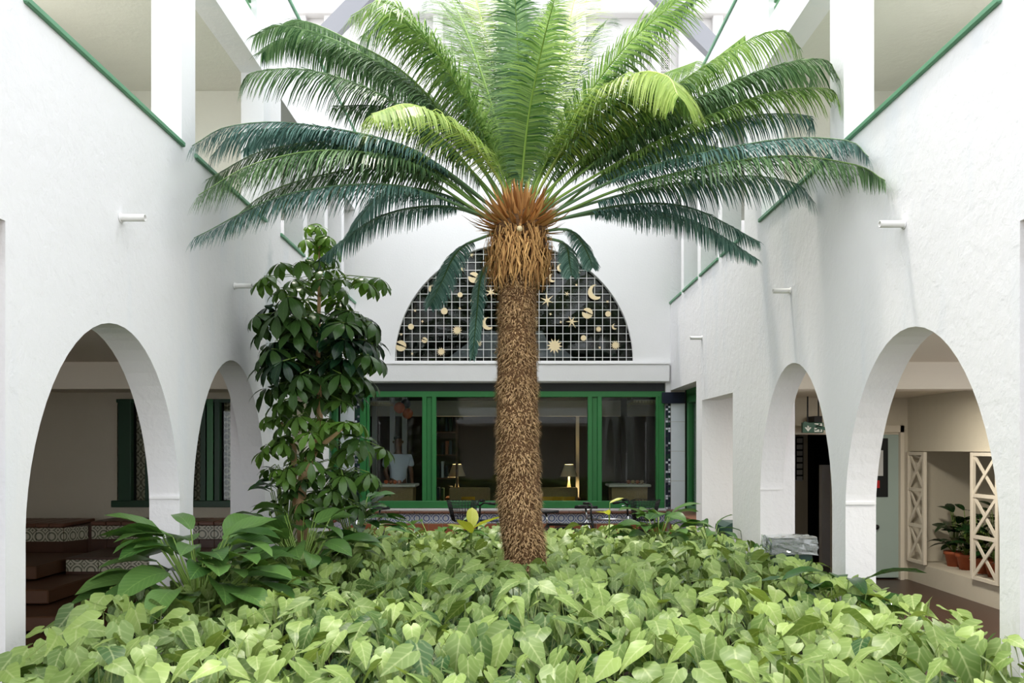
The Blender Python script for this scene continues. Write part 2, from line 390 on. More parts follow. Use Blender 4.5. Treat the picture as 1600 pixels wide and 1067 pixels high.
# left gallery end and side
struct('wall_left_gallery_side', MB().box(-6.4, -6.2, 3.2, 9.8, 0, 2.8), M_cream)
LW = (-4.77, -2.86, 1.09, 2.34)
slab('wall_left_gallery_end', rect(-6.4, -2.51, 0, 2.8), [rect(*LW)], .16, M_cream, 'XZ', 9.68)
# right gallery: side wall with niche, end wall with doors
struct('wall_right_niche', MB().box(6.2, 6.35, 7.5, 10.8, 0, 2.8), M_cream)
slab('wall_right_gallery_side', rect(7.9, 10.7, 0, 2.6), [rect(8.05, 10.58, .25, 1.71)], .12, M_cream, 'YZ', 5.33)
struct('wall_right_niche', MB().box(5.39, 6.3, 7.95, 8.05, 0, 2.8), M_cream)
struct('wall_right_niche', MB().box(5.39, 6.3, 10.58, 10.68, 0, 2.8), M_cream)
trim(MB().box(5.39, 6.2, 8.05, 10.58, .15, .25), M_cream)
trim(MB().box(5.39, 6.2, 8.05, 10.58, 1.9, 2.0), M_cream)
slab('wall_right_gallery_end', [(2.51, 0), (3.66, 0), (3.66, 1.93), (4.30, 1.93), (4.30, 0), (4.62, 0), (4.62, 1.93), (5.15, 1.93), (5.15, 0), (5.9, 0), (5.9, 2.6), (2.51, 2.6)], [], .16, M_cream, 'XZ', 10.70)
trim(MB().box(3.56, 4.40, 10.58, 10.62, 1.93, 2.02), M_creamp)
trim(MB().box(5.15, 5.20, 10.57, 10.62, 0, 2.05), M_creamp); trim(MB().box(4.50, 5.20, 10.57, 10.62, 1.96, 2.05), M_creamp)
# space behind the dark door
struct('wall_corridor', MB().box(3.5, 3.6, 10.78, 14.5, 0, 2.6), M_cream)
struct('wall_corridor', MB().box(3.6, 4.67, 12.6, 12.7, 0, 2.6), M_cream)
struct('wall_corridor', MB().box(4.58, 4.95, 11.8, 11.9, 0, 1.5), M_plain)
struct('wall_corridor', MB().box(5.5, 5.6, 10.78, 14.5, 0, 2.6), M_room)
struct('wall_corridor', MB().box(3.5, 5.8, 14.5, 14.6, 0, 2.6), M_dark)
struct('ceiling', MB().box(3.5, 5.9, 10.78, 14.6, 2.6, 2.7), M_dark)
# behind the camera: the closing facade of the court
slab('wall_front', [(-6.4, 0), (-3.0, 0), (-3.0, 2.7), (-.2, 2.7), (-.2, 0), (.2, 0), (.2, 2.7), (3.0, 2.7), (3.0, 0), (6.4, 0), (6.4, 5.6), (-6.4, 5.6)],
     [rect(-3, -.2, 3.3, 5.2), rect(.2, 3, 3.3, 5.2)], .2, M_plain, 'XZ', -7.3)
struct('wall_front', MB().box(-6.4, 6.4, -9.2, -9.0, 0, 5.6), M_cream)
struct('ceiling', MB().box(-6.4, 6.4, -9.1, -7.3, 2.6, 2.8), M_cream); struct('ceiling', MB().box(-6.4, 6.4, -9.1, -7.3, 5.4, 5.6), M_cream)

for k, (lx, ly) in enumerate(((4.0, 4.6), (4.2, 8.3))):  # unseen fill lights, added to brighten the right gallery
    cl = thing('ceiling_lamp', ['round flush ceiling lamp in the right gallery before the beam', 'round flush ceiling lamp in the right gallery beyond the beam'][k], 'lamp', (lx, ly, 2.55 if k == 0 else 2.42))
    MB().lathe([(.02, -.05), (.13, -.045), (.16, 0)], (0, 0, 0), 24).build('lamp_shade', M_plain, cl)  # disc that carries the added light
    l = bpy.data.lights.new('gallery_bulb', 'AREA'); l.shape = 'DISK'; l.size = .3; l.energy = 20; l.color = (1, .93, .8)
    lo = bpy.data.objects.new('gallery_bulb', l); C.objects.link(lo); lo.parent = cl; lo.location = (0, 0, -.06)
# ---- back wall
YB = 11.6
def bx(px): return PX(px, YB)
def bz(py): return PZ(py, YB)
DC = (bx(803), bz(567)); DR = 190 / 107.24
dome = [(DC[0] + DR * math.cos(PI * i / 48), DC[1] + DR * math.sin(PI * i / 48)) for i in range(49)]
slab('wall_back', rect(-WX, WX, .84, 6.0), [rect(bx(560), bx(1040), .868, bz(598)), dome], .24, M_plain, 'XZ', YB + .12)
struct('wall_back_base', MB().box(-WX, WX, YB + .02, YB + .24, 0, .84), M_grout)
trim(MB().box(bx(556), bx(1045), YB - .07, YB, bz(597), bz(570), .01), M_plain)
trim(MB().box(bx(556), bx(1045), YB - .085, YB, bz(570), bz(567), .004), M_plain)
trim(MB().box(bx(560), bx(1040), YB + .06, YB + .2, bz(612), bz(598)), M_black)
for sg in (-1, 1):
    trim(MB().box(sg * 2.17, sg * (WX + .2), YB - .06 if 0 else YB - .05, YB + .0, 2.40, 2.56), M_navy)
    # mosaic edging strip and marble slabs beside the window
    o = struct('trim_mosaic', MB().box(sg * 2.225, sg * 2.30, YB - .012, YB + .0, .86, 2.40), M_navy)
    for k in range(44):
        z = .862 + k * .035
        for q in range(2):
            if R() < .78:
                x0 = 2.229 + q * .036
                MB_ = MB(); a, b_ = sg * x0, sg * (x0 + .03)
                MB_.box(a, b_, YB - .017, YB - .011, z + U(0, .004), z + .028 + U(0, .004)); MB_.build('tessera', [M_bin, M_marble, M_dgreen, M_navy, M_grey][int(R() * 4.99)], o)
    o = struct('trim_marble', MB().box(sg * 2.302, sg * 2.512, YB - .006, YB + .004, .84, 2.59), M_grout)
    for z0, z1 in [(.845, 1.27), (1.275, 1.70), (1.705, 2.13), (2.135, 2.40)]:
        MB().box(sg * 2.305, sg * 2.508, YB - .016, YB - .005, z0, z1, .002).build('marble_slab', M_marble, o)
# celestial lunette
win2 = slab('window_2', dome, [[(DC[0] + (DR - .035) * math.cos(PI * i / 48), DC[1] + .03 + (DR - .065) * math.sin(PI * i / 48)) for i in range(49)]], .06, M_plain, 'XZ', YB + .02)
gp = slab('pane', [(DC[0] + (DR - .02) * math.cos(PI * i / 48), DC[1] + (DR - .02) * math.sin(PI * i / 48)) for i in range(49)], [], .006, M_glass, 'XZ', YB + .10, None, win2)
sp = 12.45 / 107.24
for i in range(-15, 16):
    x = i * sp + .02
    if abs(x) < DR - .05:
        h = math.sqrt(DR ** 2 - x * x) - .03
        MB().box(DC[0] + x - .0037, DC[0] + x + .0037, YB + .045, YB + .053, DC[1], DC[1] + h).build('grid_bar', M_iron, win2)
for j in range(1, 16):
    z = j * sp - .03
    if z < DR - .04:
        h = math.sqrt(DR ** 2 - z * z) - .03
        MB().box(DC[0] - h, DC[0] + h, YB + .053, YB + .061, DC[1] + z - .0037, DC[1] + z + .0037).build('grid_bar', M_iron, win2)
def orn(kind, px, py, r):
    x, z = bx(px), bz(py); r = r / 107.24; a0 = U(0, PI); y0, y1 = YB + .018, YB + .03
    m = MB()
    def ring(r0, n, a=0): return [(x + r0 * math.cos(a + 2 * PI * k / n), z + r0 * math.sin(a + 2 * PI * k / n)) for k in range(n)]
    if kind == 'disc': m.prism(ring(r, 16), 'Y', y0, y1); nm = 'moon_disc'
    elif kind == 'planet':
        for lo, hi in ((-PI * .97, -.03), (.12, PI * .88)):
            m.prism([(x + r * math.cos(lo + (hi - lo) * k / 12 - .35), z + r * math.sin(lo + (hi - lo) * k / 12 - .35)) for k in range(13)], 'Y', y0, y1)
        m.prism([(x + r * 1.25 * math.cos(-.35) - .01, z - r * 1.25 * .34), (x + r * 1.3, z - r * .5), (x - r * .1, z - r * .02), (x - r * .1, z + r * .05)], 'Y', y0 - .003, y0 - .001)
        nm = 'planet'
    elif kind == 'moon':
        a = -PI * .75 if px > 800 or 1 else 0; n = 12
        o_ = [(x + r * math.cos(PI * .45 + PI * 1.25 * k / n), z + r * math.sin(PI * .45 + PI * 1.25 * k / n)) for k in range(n + 1)]
        i_ = [(x + r * .38 + r * .82 * math.cos(PI * .62 + PI * .98 * k / n), z + r * .22 + r * .82 * math.sin(PI * .62 + PI * .98 * k / n)) for k in range(n + 1)]
        for k in range(n): m.prism([o_[k], o_[k + 1], i_[k + 1], i_[k]], 'Y', y0, y1)
        nm = 'crescent_moon'
    else:
        n = {'sun': 12, 'star': 6, 'dot': 4}[kind]; ri = {'sun': .55, 'star': .22, 'dot': .45}[kind]
        pts = []
        for k in range(2 * n):
            rr = r * (1 if k % 2 == 0 else ri) * (U(.8, 1.1) if kind == 'star' and k % 2 == 0 else 1)
            pts.append((x + rr * math.cos(a0 + PI * k / n), z + rr * math.sin(a0 + PI * k / n)))
        for k in range(2 * n): m.prism([(x, z), pts[k], pts[(k + 1) % (2 * n)]], 'Y', y0, y1)
        nm = {'sun': 'sun_ornament', 'star': 'star', 'dot': 'small_star'}[kind]
    m.build(nm, M_gold, win2)
for a in [('planet', 740, 433, 8.5), ('planet', 918, 489, 8.5), ('planet', 626, 540, 8.5), ('planet', 663, 531, 4.5), ('disc', 718.7, 460, 4), ('disc', 694, 485.6, 5.3),
          ('disc', 641.8, 510, 4.6), ('disc', 950.5, 490, 4.5), ('disc', 912, 527.7, 4.4), ('moon', 676, 451, 6.5), ('moon', 762.8, 505, 10), ('moon', 877, 418, 6.5),
          ('moon', 863, 434, 6.5), ('moon', 930.8, 456, 12), ('moon', 960.8, 510, 4.5), ('moon', 739, 521.5, 3.5), ('sun', 714, 515.6, 8), ('sun', 689, 549, 7), ('sun', 746.7, 536, 6.5),
          ('sun', 866.7, 540, 12.5), ('sun', 962, 539, 7.5), ('sun', 935.6, 513.8, 5), ('sun', 834.6, 504, 7), ('star', 766.7, 456, 11), ('star', 855, 469, 12), ('star', 893.6, 502, 11),
          ('star', 886, 458.7, 5), ('star', 902, 425, 5), ('star', 736.7, 397.7, 5), ('star', 721, 419.7, 6), ('star', 858, 419, 4)]: orn(*a)
for u, v in [(288, 440), (188, 487), (233, 553), (170, 750), (104, 632), (532, 424), (461, 473), (532, 503), (1122, 260), (1173, 330), (1363, 432), (1015, 508), (1078, 557), (1316, 713)]:
    orn('dot', 600 + u / 3.9, 360 + v / 3.9, 2.4)

# ---- big green picture window
win1 = struct('window_1', MB().box(bx(561), bx(1039), YB + .04, YB + .14, bz(620), bz(611), .006).box(bx(561), bx(1039), YB + .03, YB + .15, bz(794), bz(783), .006), M_green)
for a, b in [(561, 571), (575 - 3, 576), (1026, 1030), (1030, 1039)]: MB().box(bx(a), bx(b), YB + .04, YB + .14, bz(784), bz(619), .006).build('stile', M_green, win1)
for c in (670, 930):
    for a, b, d in [(-11, -4, 0), (-4, 4, .03), (4, 11, 0)]:
        MB().box(bx(c + a), bx(c + b), YB + .04 + d, YB + .14, bz(784), bz(619), .005).build('mullion', M_green, win1)
for a, b in [(575, 660), (680, 920), (940, 1027)]: MB().box(bx(a), bx(b), YB + .088, YB + .094, bz(784), bz(619)).build('pane', M_glass, win1)
# side windows in the two reveals
for i, sg in enumerate((-1, 1)):
    X = sg * 2.53
    wn = struct('window_%d' % (3 + i), MB().box(X, X + sg * .08, 9.97, 11.6, .84, .93, .005).box(X, X + sg * .08, 9.97, 11.6, 2.40, 2.52, .005).box(X, X + sg * .06, 9.97, 11.6, 2.5, 2.6), M_green)
    for a in (9.98, 10.9, 11.45): MB().box(X, X + sg * .08, a, a + .12, .93, 2.42, .005).build('stile', M_green, wn)
    MB().box(X + sg * .04, X + sg * .046, 10.1, 11.5, .93, 2.4).build('pane', M_glass, wn)
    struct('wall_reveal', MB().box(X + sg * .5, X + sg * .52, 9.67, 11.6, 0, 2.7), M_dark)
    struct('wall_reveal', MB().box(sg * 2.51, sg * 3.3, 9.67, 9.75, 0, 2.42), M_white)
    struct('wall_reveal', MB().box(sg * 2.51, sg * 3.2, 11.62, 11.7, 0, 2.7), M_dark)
    trim(MB().box(sg * 2.24, sg * 2.58, 9.97, 11.6, .83, .86, .005), M_coping)

# ---- tiled parapet below the window: coping, blue frieze, terracotta rows
par = struct('trim_parapet', MB().box(-2.24, 2.24, YB - .02, YB + .02, 0, .80), M_grout)
n = 22; dx = 4.48 / n
def tile_set(mesh, name, spots):
    for p in spots:
        o = bpy.data.objects.new(name, mesh); C.objects.link(o); o.location = p; o.parent = par
cm = MB().box(-dx / 2 + .002, dx / 2 - .002, -.10, .02, 0, .035, .008).mesh('coping_tile', M_coping)
tile_set(cm, 'coping_tile', [(-2.24 + (i + .5) * dx, YB + .0, .835 - .035) for i in range(n)])
fm = MB().box(-.068, .068, -.008, .0, 0, .136, .002).mesh('frieze_tile', M_frieze)
for i in range(32):
    o = bpy.data.objects.new('frieze_tile', fm); C.objects.link(o); o.location = (-2.17 + i * .14, YB - .02, .66); o.parent = par
tm = MB().box(-dx / 2 + .003, dx / 2 - .003, -.01, .0, 0, dx - .006, .003).mesh('terracotta_tile', M_terra)
tm2 = MB().box(-dx / 2 + .003, dx / 2 - .003, -.01, .0, 0, dx - .006, .003).mesh('terracotta_tile', M_coping)
for r in range(3):
    for i in range(n):
        o = bpy.data.objects.new('terracotta_tile', tm if R() < .8 else tm2); C.objects.link(o); o.location = (-2.24 + (i + .5) * dx, YB - .02, .45 - r * dx); o.parent = par
for sg in (-1, 1):   # the same frieze on the side reveals' parapet
    q = struct('trim_parapet', MB().box(sg * 2.285, sg * 2.30, 9.97, 11.58, .3, .83), M_terra)
    for i in range(11):
        MB().box(sg * 2.277, sg * 2.286, 9.98 + i * .145, 9.98 + i * .145 + .14, .66, .796, .002).build('frieze_tile', M_frieze, q)

# ---- room behind the window and the loft behind the lunette
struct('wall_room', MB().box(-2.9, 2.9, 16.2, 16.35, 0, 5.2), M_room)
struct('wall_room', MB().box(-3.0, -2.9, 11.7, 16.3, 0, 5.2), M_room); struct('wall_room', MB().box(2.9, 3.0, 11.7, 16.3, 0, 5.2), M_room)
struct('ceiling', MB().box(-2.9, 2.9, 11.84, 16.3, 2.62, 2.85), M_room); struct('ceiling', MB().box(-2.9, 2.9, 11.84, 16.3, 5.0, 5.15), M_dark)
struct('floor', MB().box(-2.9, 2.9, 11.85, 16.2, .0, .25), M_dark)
for px0, px1 in ((581, 588), (609, 616), (628, 635)):    # pale vertical strips, floor to ceiling, behind the left pane
    Y = 13.6; struct('trim_post', MB().box(PX(px0, Y), PX(px1, Y), Y, Y + .1, .25, 2.62), M_plain)
struct('trim_post', MB().box(1.9, 2.0, 13.9, 14.0, .25, 2.62), M_dark)
struct('trim_beam', MB().box(-2.9, 2.9, 14.6, 14.8, PZ(650, 14.6), 2.62), M_creamp)
struct('trim_post', MB().box(PX(900, 15), PX(905, 15), 15.0, 15.1, .25, 2.62), M_creamp)
hd = thing('stepped_hood', 'pale grey stepped hood in the dark behind the half-round window', 'hood', (0, 13.2, 2.85))  # grey tapering tiers on a base, set behind the lunette
q = MB(); 
for x0, x1, t0, t1, z0, z1 in ((PX(700, 13), PX(897, 13), PX(735, 13), PX(865, 13), PZ(559, 13), PZ(533, 13)), (PX(745, 13), PX(855, 13), PX(752, 13), PX(848, 13), PZ(533, 13), PZ(517, 13))):
    q.prism([(x0, z0), (x1, z0), (t1, z1), (t0, z1)], 'Y', 13.0, 13.3)
world_part(q.build('hood', M_grey), hd)
world_part(MB().box(PX(700, 13), PX(897, 13), 13.0, 13.3, 2.85, PZ(558, 13)).build('base', M_room), hd)

# ---- upper storeys behind the back wall
struct('wall_upper_back', MB().box(-5, 5, 12.9, 13.1, 5.1, 11), M_back)
struct('floor', MB().box(-2.3, 2.3, 11.84, 12.9, 5.85, 6.0), M_plain)
for x in (-3.4, -2.95, -2.3, -1.2, 1.1, 2.3, 2.75, 3.3): trim(MB().box(x - .08, x + .08, 12.78, 12.9, 6, 11, .01), M_back)
trim(MB().box(-5, 5, 12.7, 12.9, 8.7, 8.9, .02), M_back)
vt = thing('vent_grille', 'square perforated vent high on the wall behind the palm crown', 'vent', (PX(1030, 12.9), 12.88, PZ(112, 12.9)))
v0, v1 = PX(1014, 12.9), PX(1046, 12.9); z0, z1 = PZ(112, 12.9), PZ(60, 12.9)
world_part(MB().box(v0, v1, 12.875, 12.89, z0, z1).build('backing', M_rubber), vt)
q = MB(); nn = 9
for i in range(nn + 1): xx = v0 + (v1 - v0) * i / nn; q.box(xx - .011, xx + .011, 12.855, 12.874, z0, z1)
nn = 14
for i in range(nn + 1): zz = z0 + (z1 - z0) * i / nn; q.box(v0, v1, 12.855, 12.874, zz - .011, zz + .011)
world_part(q.build('grille', M_vent), vt)
# grey gable rafters crossing over the court's end
Yr = 11.9
for nm, a, b in (('left', (488, 72), (640, -84)), ('right', (1122, 78), (966, -78))):
    p0, p1 = P(a[0], a[1], Yr), P(b[0], b[1], Yr); d = (p1 - p0).normalized(); nn = Vector((-d.z, 0, d.x)) * .13
    q = MB().prism([((p0 - nn).x, (p0 - nn).z), ((p1 - nn).x, (p1 - nn).z), ((p1 + nn).x, (p1 + nn).z), ((p0 + nn).x, (p0 + nn).z)], 'Y', Yr, Yr + .15)
    o = q.build('roof_rafter', M_grey)
    tag(o, 'grey sloping roof beam at the top %s of the palm crown' % nm, 'beam')

# ------------------------------------------------------------------ left gallery window, bench, steps
wl = struct('window_5', MB().box(LW[0] - .05, LW[1] + .03, 9.55, 9.62, LW[2] - .05, LW[2] + .03, .006).box(LW[0], LW[1], 9.58, 9.66, LW[3] - .04, LW[3]), M_dgreen)
def glx(px): return PX(px, 9.6)
m_lace = tilemat('lace_curtain', lin((188, 176, 150)), lin((120, 112, 92)), 0)
for a, b, mm in [(186, 206, M_dgreen), (228, 236, M_dgreen), (296, 301, M_dgreen), (314, 322, M_dgreen), (324, 334, M_green), (336, 344, M_dgreen), (424, 432, M_dgreen)]:
    MB().box(glx(a), glx(b), 9.57, 9.66, LW[2], LW[3], .006).build('stile', mm, wl)
MB().box(LW[0], LW[1], 9.645, 9.65, LW[2], LW[3]).build('pane', M_glass, wl)
for a, b in [(206, 313), (345, 425)]:
    c = MB(); nx = int((b - a) * 1.2); vs = []
    for i in range(nx + 1):
        x = glx(a) + (glx(b) - glx(a)) * i / nx
        vs += [(x, 9.72 + .008 * math.sin(i * 1.1), LW[2]), (x, 9.72 + .008 * math.sin(i * 1.1), LW[3])]
    c.add(vs, [(2 * i, 2 * i + 2, 2 * i + 3, 2 * i + 1) for i in range(nx)], smooth=True); c.build('lace_curtain', m_lace, wl)
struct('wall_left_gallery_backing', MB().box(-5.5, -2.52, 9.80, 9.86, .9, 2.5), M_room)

bench = struct('trim_bench', MB().box(-6.1, -2.7, 9.08, 9.58, 0, .87).box(-6.1, PX(97, 8.8), 8.83, 9.1, 0, .87)
               .prism([(PX(97, 8.8), 8.83), (PX(135, 9.05), 9.08), (PX(97, 8.8), 9.12)], 'Z', 0, .87), M_brown)
for k in range(12):
    x1 = -2.7 - k * .175; x0 = max(x1 - .17, PX(135, 9.05)) 
    if x1 > PX(135, 9.05) + .03:
        MB().box(x0, x1, 9.065, 9.08, .715, .865, .002).build('frieze_tile', M_frieze2, bench)
        for z in (0.02, .2, .38, .56): MB().box(x0, x1, 9.068, 9.08, z, z + (.145 if z > .5 else .17), .003).build('bench_tile', M_brown, bench)
        MB().box(x0, x1, 9.04, 9.56, .872, .915, .008).build('coping_tile', M_coping, bench)
for k in range(6):
    x1 = PX(97, 8.8) - k * .15
    MB().box(x1 - .145, x1, 8.815, 8.83, .715, .865, .002).build('frieze_tile', M_frieze2, bench)
    MB().box(x1 - .145, x1, 8.80, 9.5, .872, .915, .008).build('coping_tile', M_coping, bench)
a, b = Vector((PX(97, 8.8), 8.83)), Vector((PX(135, 9.05), 9.08)); d = (b - a).normalized(); nrm = Vector((d.y, -d.x)) * .014
for k in range(3):
    p, q_ = a + (b - a) * (k / 3 + .01), a + (b - a) * ((k + 1) / 3 - .01)
    MB().prism([tuple(p), tuple(q_), tuple(q_ + nrm), tuple(p + nrm)], 'Z', .715, .865).build('frieze_tile', M_frieze2, bench)
lowb = struct('trim_low_bench', MB().box(-4.6, -2.7, 8.2, 9.06, 0, .62), M_brown)
for k in range(11):
    x1 = -2.75 - k * .168; MB().box(x1 - .163, x1, 8.185, 8.2, .48, .60, .002).build('frieze_tile', M_frieze2, lowb)
steps = struct('trim_steps', MB().box(-6.1, -4.62, 6.0, 8.8, 0, .1), M_brown)
for k in range(4):
    x1 = -3.5 - k * .38
    MB().box(-6.1, x1, 6.4 + k * .45, 8.75, .0 + k * .15 + .02, .15 + k * .15, .01).build('step', M_wood, steps)

# ------------------------------------------------------------------ right gallery: doors, sign, lattice, pots
d1 = struct('door_1', MB().box(4.62, 5.15, 10.62, 10.67, .02, 1.93, .005), M_glassdoor)
MB().box(4.70, 5.0, 10.60, 10.63, 1.1, 1.88, .004).build('glass_panel', M_black, d1)
MB().box(4.80, 4.93, 10.592, 10.60, 1.38, 1.72).build('notice', M_paper, d1)
MB().box(4.81, 4.88, 10.585, 10.592, 1.22, 1.32).build('red_notice', M_red, d1)
MB().lathe([(.018, 0), (.035, .01), (.035, .03), (.01, .045)], (0, 0, 0), 12).build('door_knob', M_rubber, d1).matrix_local = Matrix.Translation((4.84, 10.61, .70)) @ Matrix.Rotation(PI / 2, 4, 'X')
nb = thing('notice_board', 'tall dark notice board with paper slips just inside the doorway under the exit sign', 'notice board', (4.53, 12.58, 1.25))
world_part(MB().box(4.47, 4.59, 12.57, 12.59, 1.25, 1.93).build('board', M_rubber), nb)
for k in range(7): world_part(MB().box(4.485, 4.575, 12.562, 12.569, 1.83 - k * .1, 1.905 - k * .1).build('paper_slip', M_paper), nb)
es = thing('exit_sign', 'green emergency exit sign with down arrow and running figure over the doorway', 'sign', (PX(1276, 10.3), 10.3, PZ(676, 10.3)))
Ys = 10.3; sx0, sx1, sz0, sz1 = PX(1254, Ys), PX(1287, Ys), PZ(676, Ys), PZ(660, Ys)
world_part(MB().box(sx0, sx1, Ys, Ys + .05, sz0, sz1, .004).build('sign_panel', M_sign), es)
world_part(MB().box(PX(1272, Ys), PX(1285, Ys), Ys, Ys + .25, sz1, PZ(650, Ys), .004).build('light_box', M_rubber), es)
world_part(MB().box(PX(1262, Ys), PX(1264, Ys), Ys + .02, Ys + .03, sz1, 2.42).box(PX(1279, Ys), PX(1281, Ys), Ys + .02, Ys + .03, sz1, 2.42).build('hanger', M_rubber), es)
def sp_(u, v): return (sx0 + (sx1 - sx0) * u, sz0 + (sz1 - sz0) * v)
q = MB(); q.prism([sp_(.22, .9), sp_(.30, .9), sp_(.30, .45), sp_(.22, .45)], 'Y', Ys - .004, Ys); q.prism([sp_(.1, .5), sp_(.17, .55), sp_(.26, .38), sp_(.26, .12)], 'Y', Ys - .004, Ys)
q.prism([sp_(.42, .5), sp_(.35, .55), sp_(.26, .38), sp_(.26, .12)], 'Y', Ys - .004, Ys); world_part(q.build('arrow', M_signw), es)
world_part(MB().prism([sp_(.56, .08), sp_(.93, .08), sp_(.93, .92), sp_(.56, .92)], 'Y', Ys - .002, Ys).build('pictogram_field', M_signw), es)
q = MB()
def limb(u0, v0, u1, v1, w_=.05):
    a = Vector(sp_(u0, v0)); b = Vector(sp_(u1, v1)); d = (b - a).normalized(); nn = Vector((-d.y, d.x)) * w_ * .14
    q.prism([tuple(a - nn), tuple(b - nn), tuple(b + nn), tuple(a + nn)], 'Y', Ys - .006, Ys - .002)
for s in [(.76, .72, .72, .42, 1.4), (.72, .42, .84, .30), (.84, .30, .80, .12), (.72, .42, .66, .28), (.66, .28, .58, .26), (.76, .68, .86, .56), (.86, .56, .91, .62), (.75, .68, .66, .64), (.66, .64, .62, .5)]: limb(*s)
hx, hz = sp_(.79, .82); q.prism([(hx + .013 * math.cos(k * PI / 4), hz + .013 * math.sin(k * PI / 4)) for k in range(8)], 'Y', Ys - .006, Ys - .002)
world_part(q.build('running_figure', M_sign), es)

def lattice(y0, y1, label):
    t = thing('lattice_screen', label, 'screen', (5.26, (y0 + y1) / 2, .25), 0)
    X0, X1 = 5.225, 5.268; z0, z1 = .26, 1.70; fr = .05
    for a, b, c, d in [(y0, y0 + fr, z0, z1), (y1 - fr, y1, z0, z1)]: world_part(MB().box(X0, X1, a, b, c, d, .004).build('upright', M_creamp), t)
    for k in range(4):
        z = z0 + (z1 - z0 - .04) * k / 3; world_part(MB().box(X0 + .004, X1 - .003, y0 + fr, y1 - fr, z, z + .04).build('rail', M_creamp), t)
    for k in range(3):
        za = z0 + .04 + (z1 - z0 - .04) * k / 3; zb = z0 + (z1 - z0 - .04) * (k + 1) / 3
        for s in (0, 1):
            a = Vector((y0 + fr, za if s else zb)); b = Vector((y1 - fr, zb if s else za)); d = (b - a).normalized(); nn = Vector((-d.y, d.x)) * .02
            x0 = X0 + .008 + s * .012
            world_part(MB().prism([tuple(a - nn), tuple(b - nn), tuple(b + nn), tuple(a + nn)], 'X', x0, x0 + .012).build('cross_bar', M_creamp), t)
lattice(10.12, 10.57, 'cream lattice screen of stacked crosses beside the pale glass door')
lattice(8.58, 9.10, 'cream lattice screen of stacked crosses on the camera side of the potted plants')
lattice(8.06, 8.52, 'cream lattice screen of crosses nearest the court pillar, mostly hidden')

# ------------------------------------------------------------------ leaf shapes
def frame(pos, d, up=Vector((0, 0, 1)), roll=0):
    y = d.normalized(); x = y.cross(up)
    if x.length < 1e-4: x = Vector((1, 0, 0))
    x.normalize(); z = x.cross(y)
    if roll: 
        c, s = math.cos(roll), math.sin(roll); x, z = x * c + z * s, z * c - x * s
    m = Matrix((x, y, z)).transposed().to_4x4(); m.translation = pos; return m
def syn_leaf(bend=.25, fold=.15):
    mid = [(0, 0), (0, .16), (0, .36), (0, .58), (0, .80), (0, 1.0)]
    side = [(.09, -.17), (.20, -.14), (.31, .04), (.33, .22), (.24, .48), (.10, .77)]
    vs, uv = [], []
    def pt(x, y): return Vector((x, y, fold * abs(x) - .5 * fold * x * x * 4 - bend * y * y + (.05 * math.sin(y * 9) * abs(x) * 2 if x else 0)))
    for x, y in mid + side: vs.append(pt(x, y)); uv.append((.5 + x, max(0, y)))
    for x, y in side: vs.append(pt(-x, y)); uv.append((.5 - x, max(0, y)))
    fs = [(0, 6, 7), (0, 7, 8, 1), (1, 8, 9, 2), (2, 9, 10, 3), (3, 10, 11, 4), (4, 11, 5)]
    fs += [tuple((i + 6 if i >= 6 else i) for i in f)[::-1] for f in fs]
    return vs, fs, uv
def long_leaf(width=.3, bend=.5, fold=.2, n=5, wave=0, prof=None):
    vs, uv, fs = [], [], []
    for i in range(n + 1):
        t = i / n; w_ = width * (prof(t) if prof else math.sin(PI * min(1, t * .93 + .05)) ** .75) / 1
        if i == n: w_ = 0.004
        y = math.sin(t * bend) / max(bend, .01) if bend > .01 else t; z = (math.cos(t * bend) - 1) / max(bend, .01)
        wv = wave * math.sin(i * 2.1)
        vs += [Vector((-w_, y, z + fold * w_ + wv)), Vector((0, y, z)), Vector((w_, y, z + fold * w_ - wv))]
        uv += [(.5 - .4 * (w_ / width), t), (.5, t), (.5 + .4 * (w_ / width), t)]
        if i:
            a = (i - 1) * 3; b = i * 3; fs += [(a, a + 1, b + 1, b), (a + 1, a + 2, b + 2, b + 1)]
    return vs, fs, uv
def palmate(n=8, L=1, droop=.5):
    vs, fs, uv = [], [], []
    for k in range(n):
        an = 2 * PI * (k + .5) / n; l = L * (U(.8, 1.0) if k not in (0, n - 1) else .7)
        v, f, u = long_leaf(.2, .9, .15, 4, prof=lambda t: math.sin(PI * min(1, t ** 1.25 * .9 + .03)) ** .8)
        m = Matrix.Rotation(an, 4, 'Z') @ Matrix.Rotation(-droop * .8 + U(-.2, .2), 4, 'X') @ Matrix.Translation((0, .12, 0)) @ Matrix.Scale(l, 4)
        o = len(vs); vs += [m @ p for p in v]; fs += [tuple(i + o for i in q_) for q_ in f]; uv += u
    return vs, fs, uv

# ------------------------------------------------------------------ planting bed
bed = thing('syngonium_bed', 'bed of pale green arrow-shaped leaves filling the court floor around the palm', 'plants', (0, 2.4, 0))
q = MB(); nx, ny = 24, 40; vs = []
for j in range(ny + 1):
    for i in range(nx + 1):
        vs.append((-2.27 + 4.54 * i / nx, 2.35 + 7.0 * j / ny, .42 + .05 * math.sin(i * 1.3 + j) + U(-.03, .03)))
q.add(vs, [(j * (nx + 1) + i, j * (nx + 1) + i + 1, (j + 1) * (nx + 1) + i + 1, (j + 1) * (nx + 1) + i) for j in range(ny) for i in range(nx)], smooth=True)
world_part(q.build('soil', M_soil), bed)
kb = MB(); 
for x0, x1, y0, y1 in ((-2.29, -2.2, 2.3, 9.4), (2.2, 2.29, 2.3, 9.4), (-2.29, 2.29, 9.3, 9.4), (-2.29, 2.29, 2.25, 2.35)): kb.box(x0, x1, y0, y1, 0, .46)
world_part(kb.build('kerb', M_plain), bed)
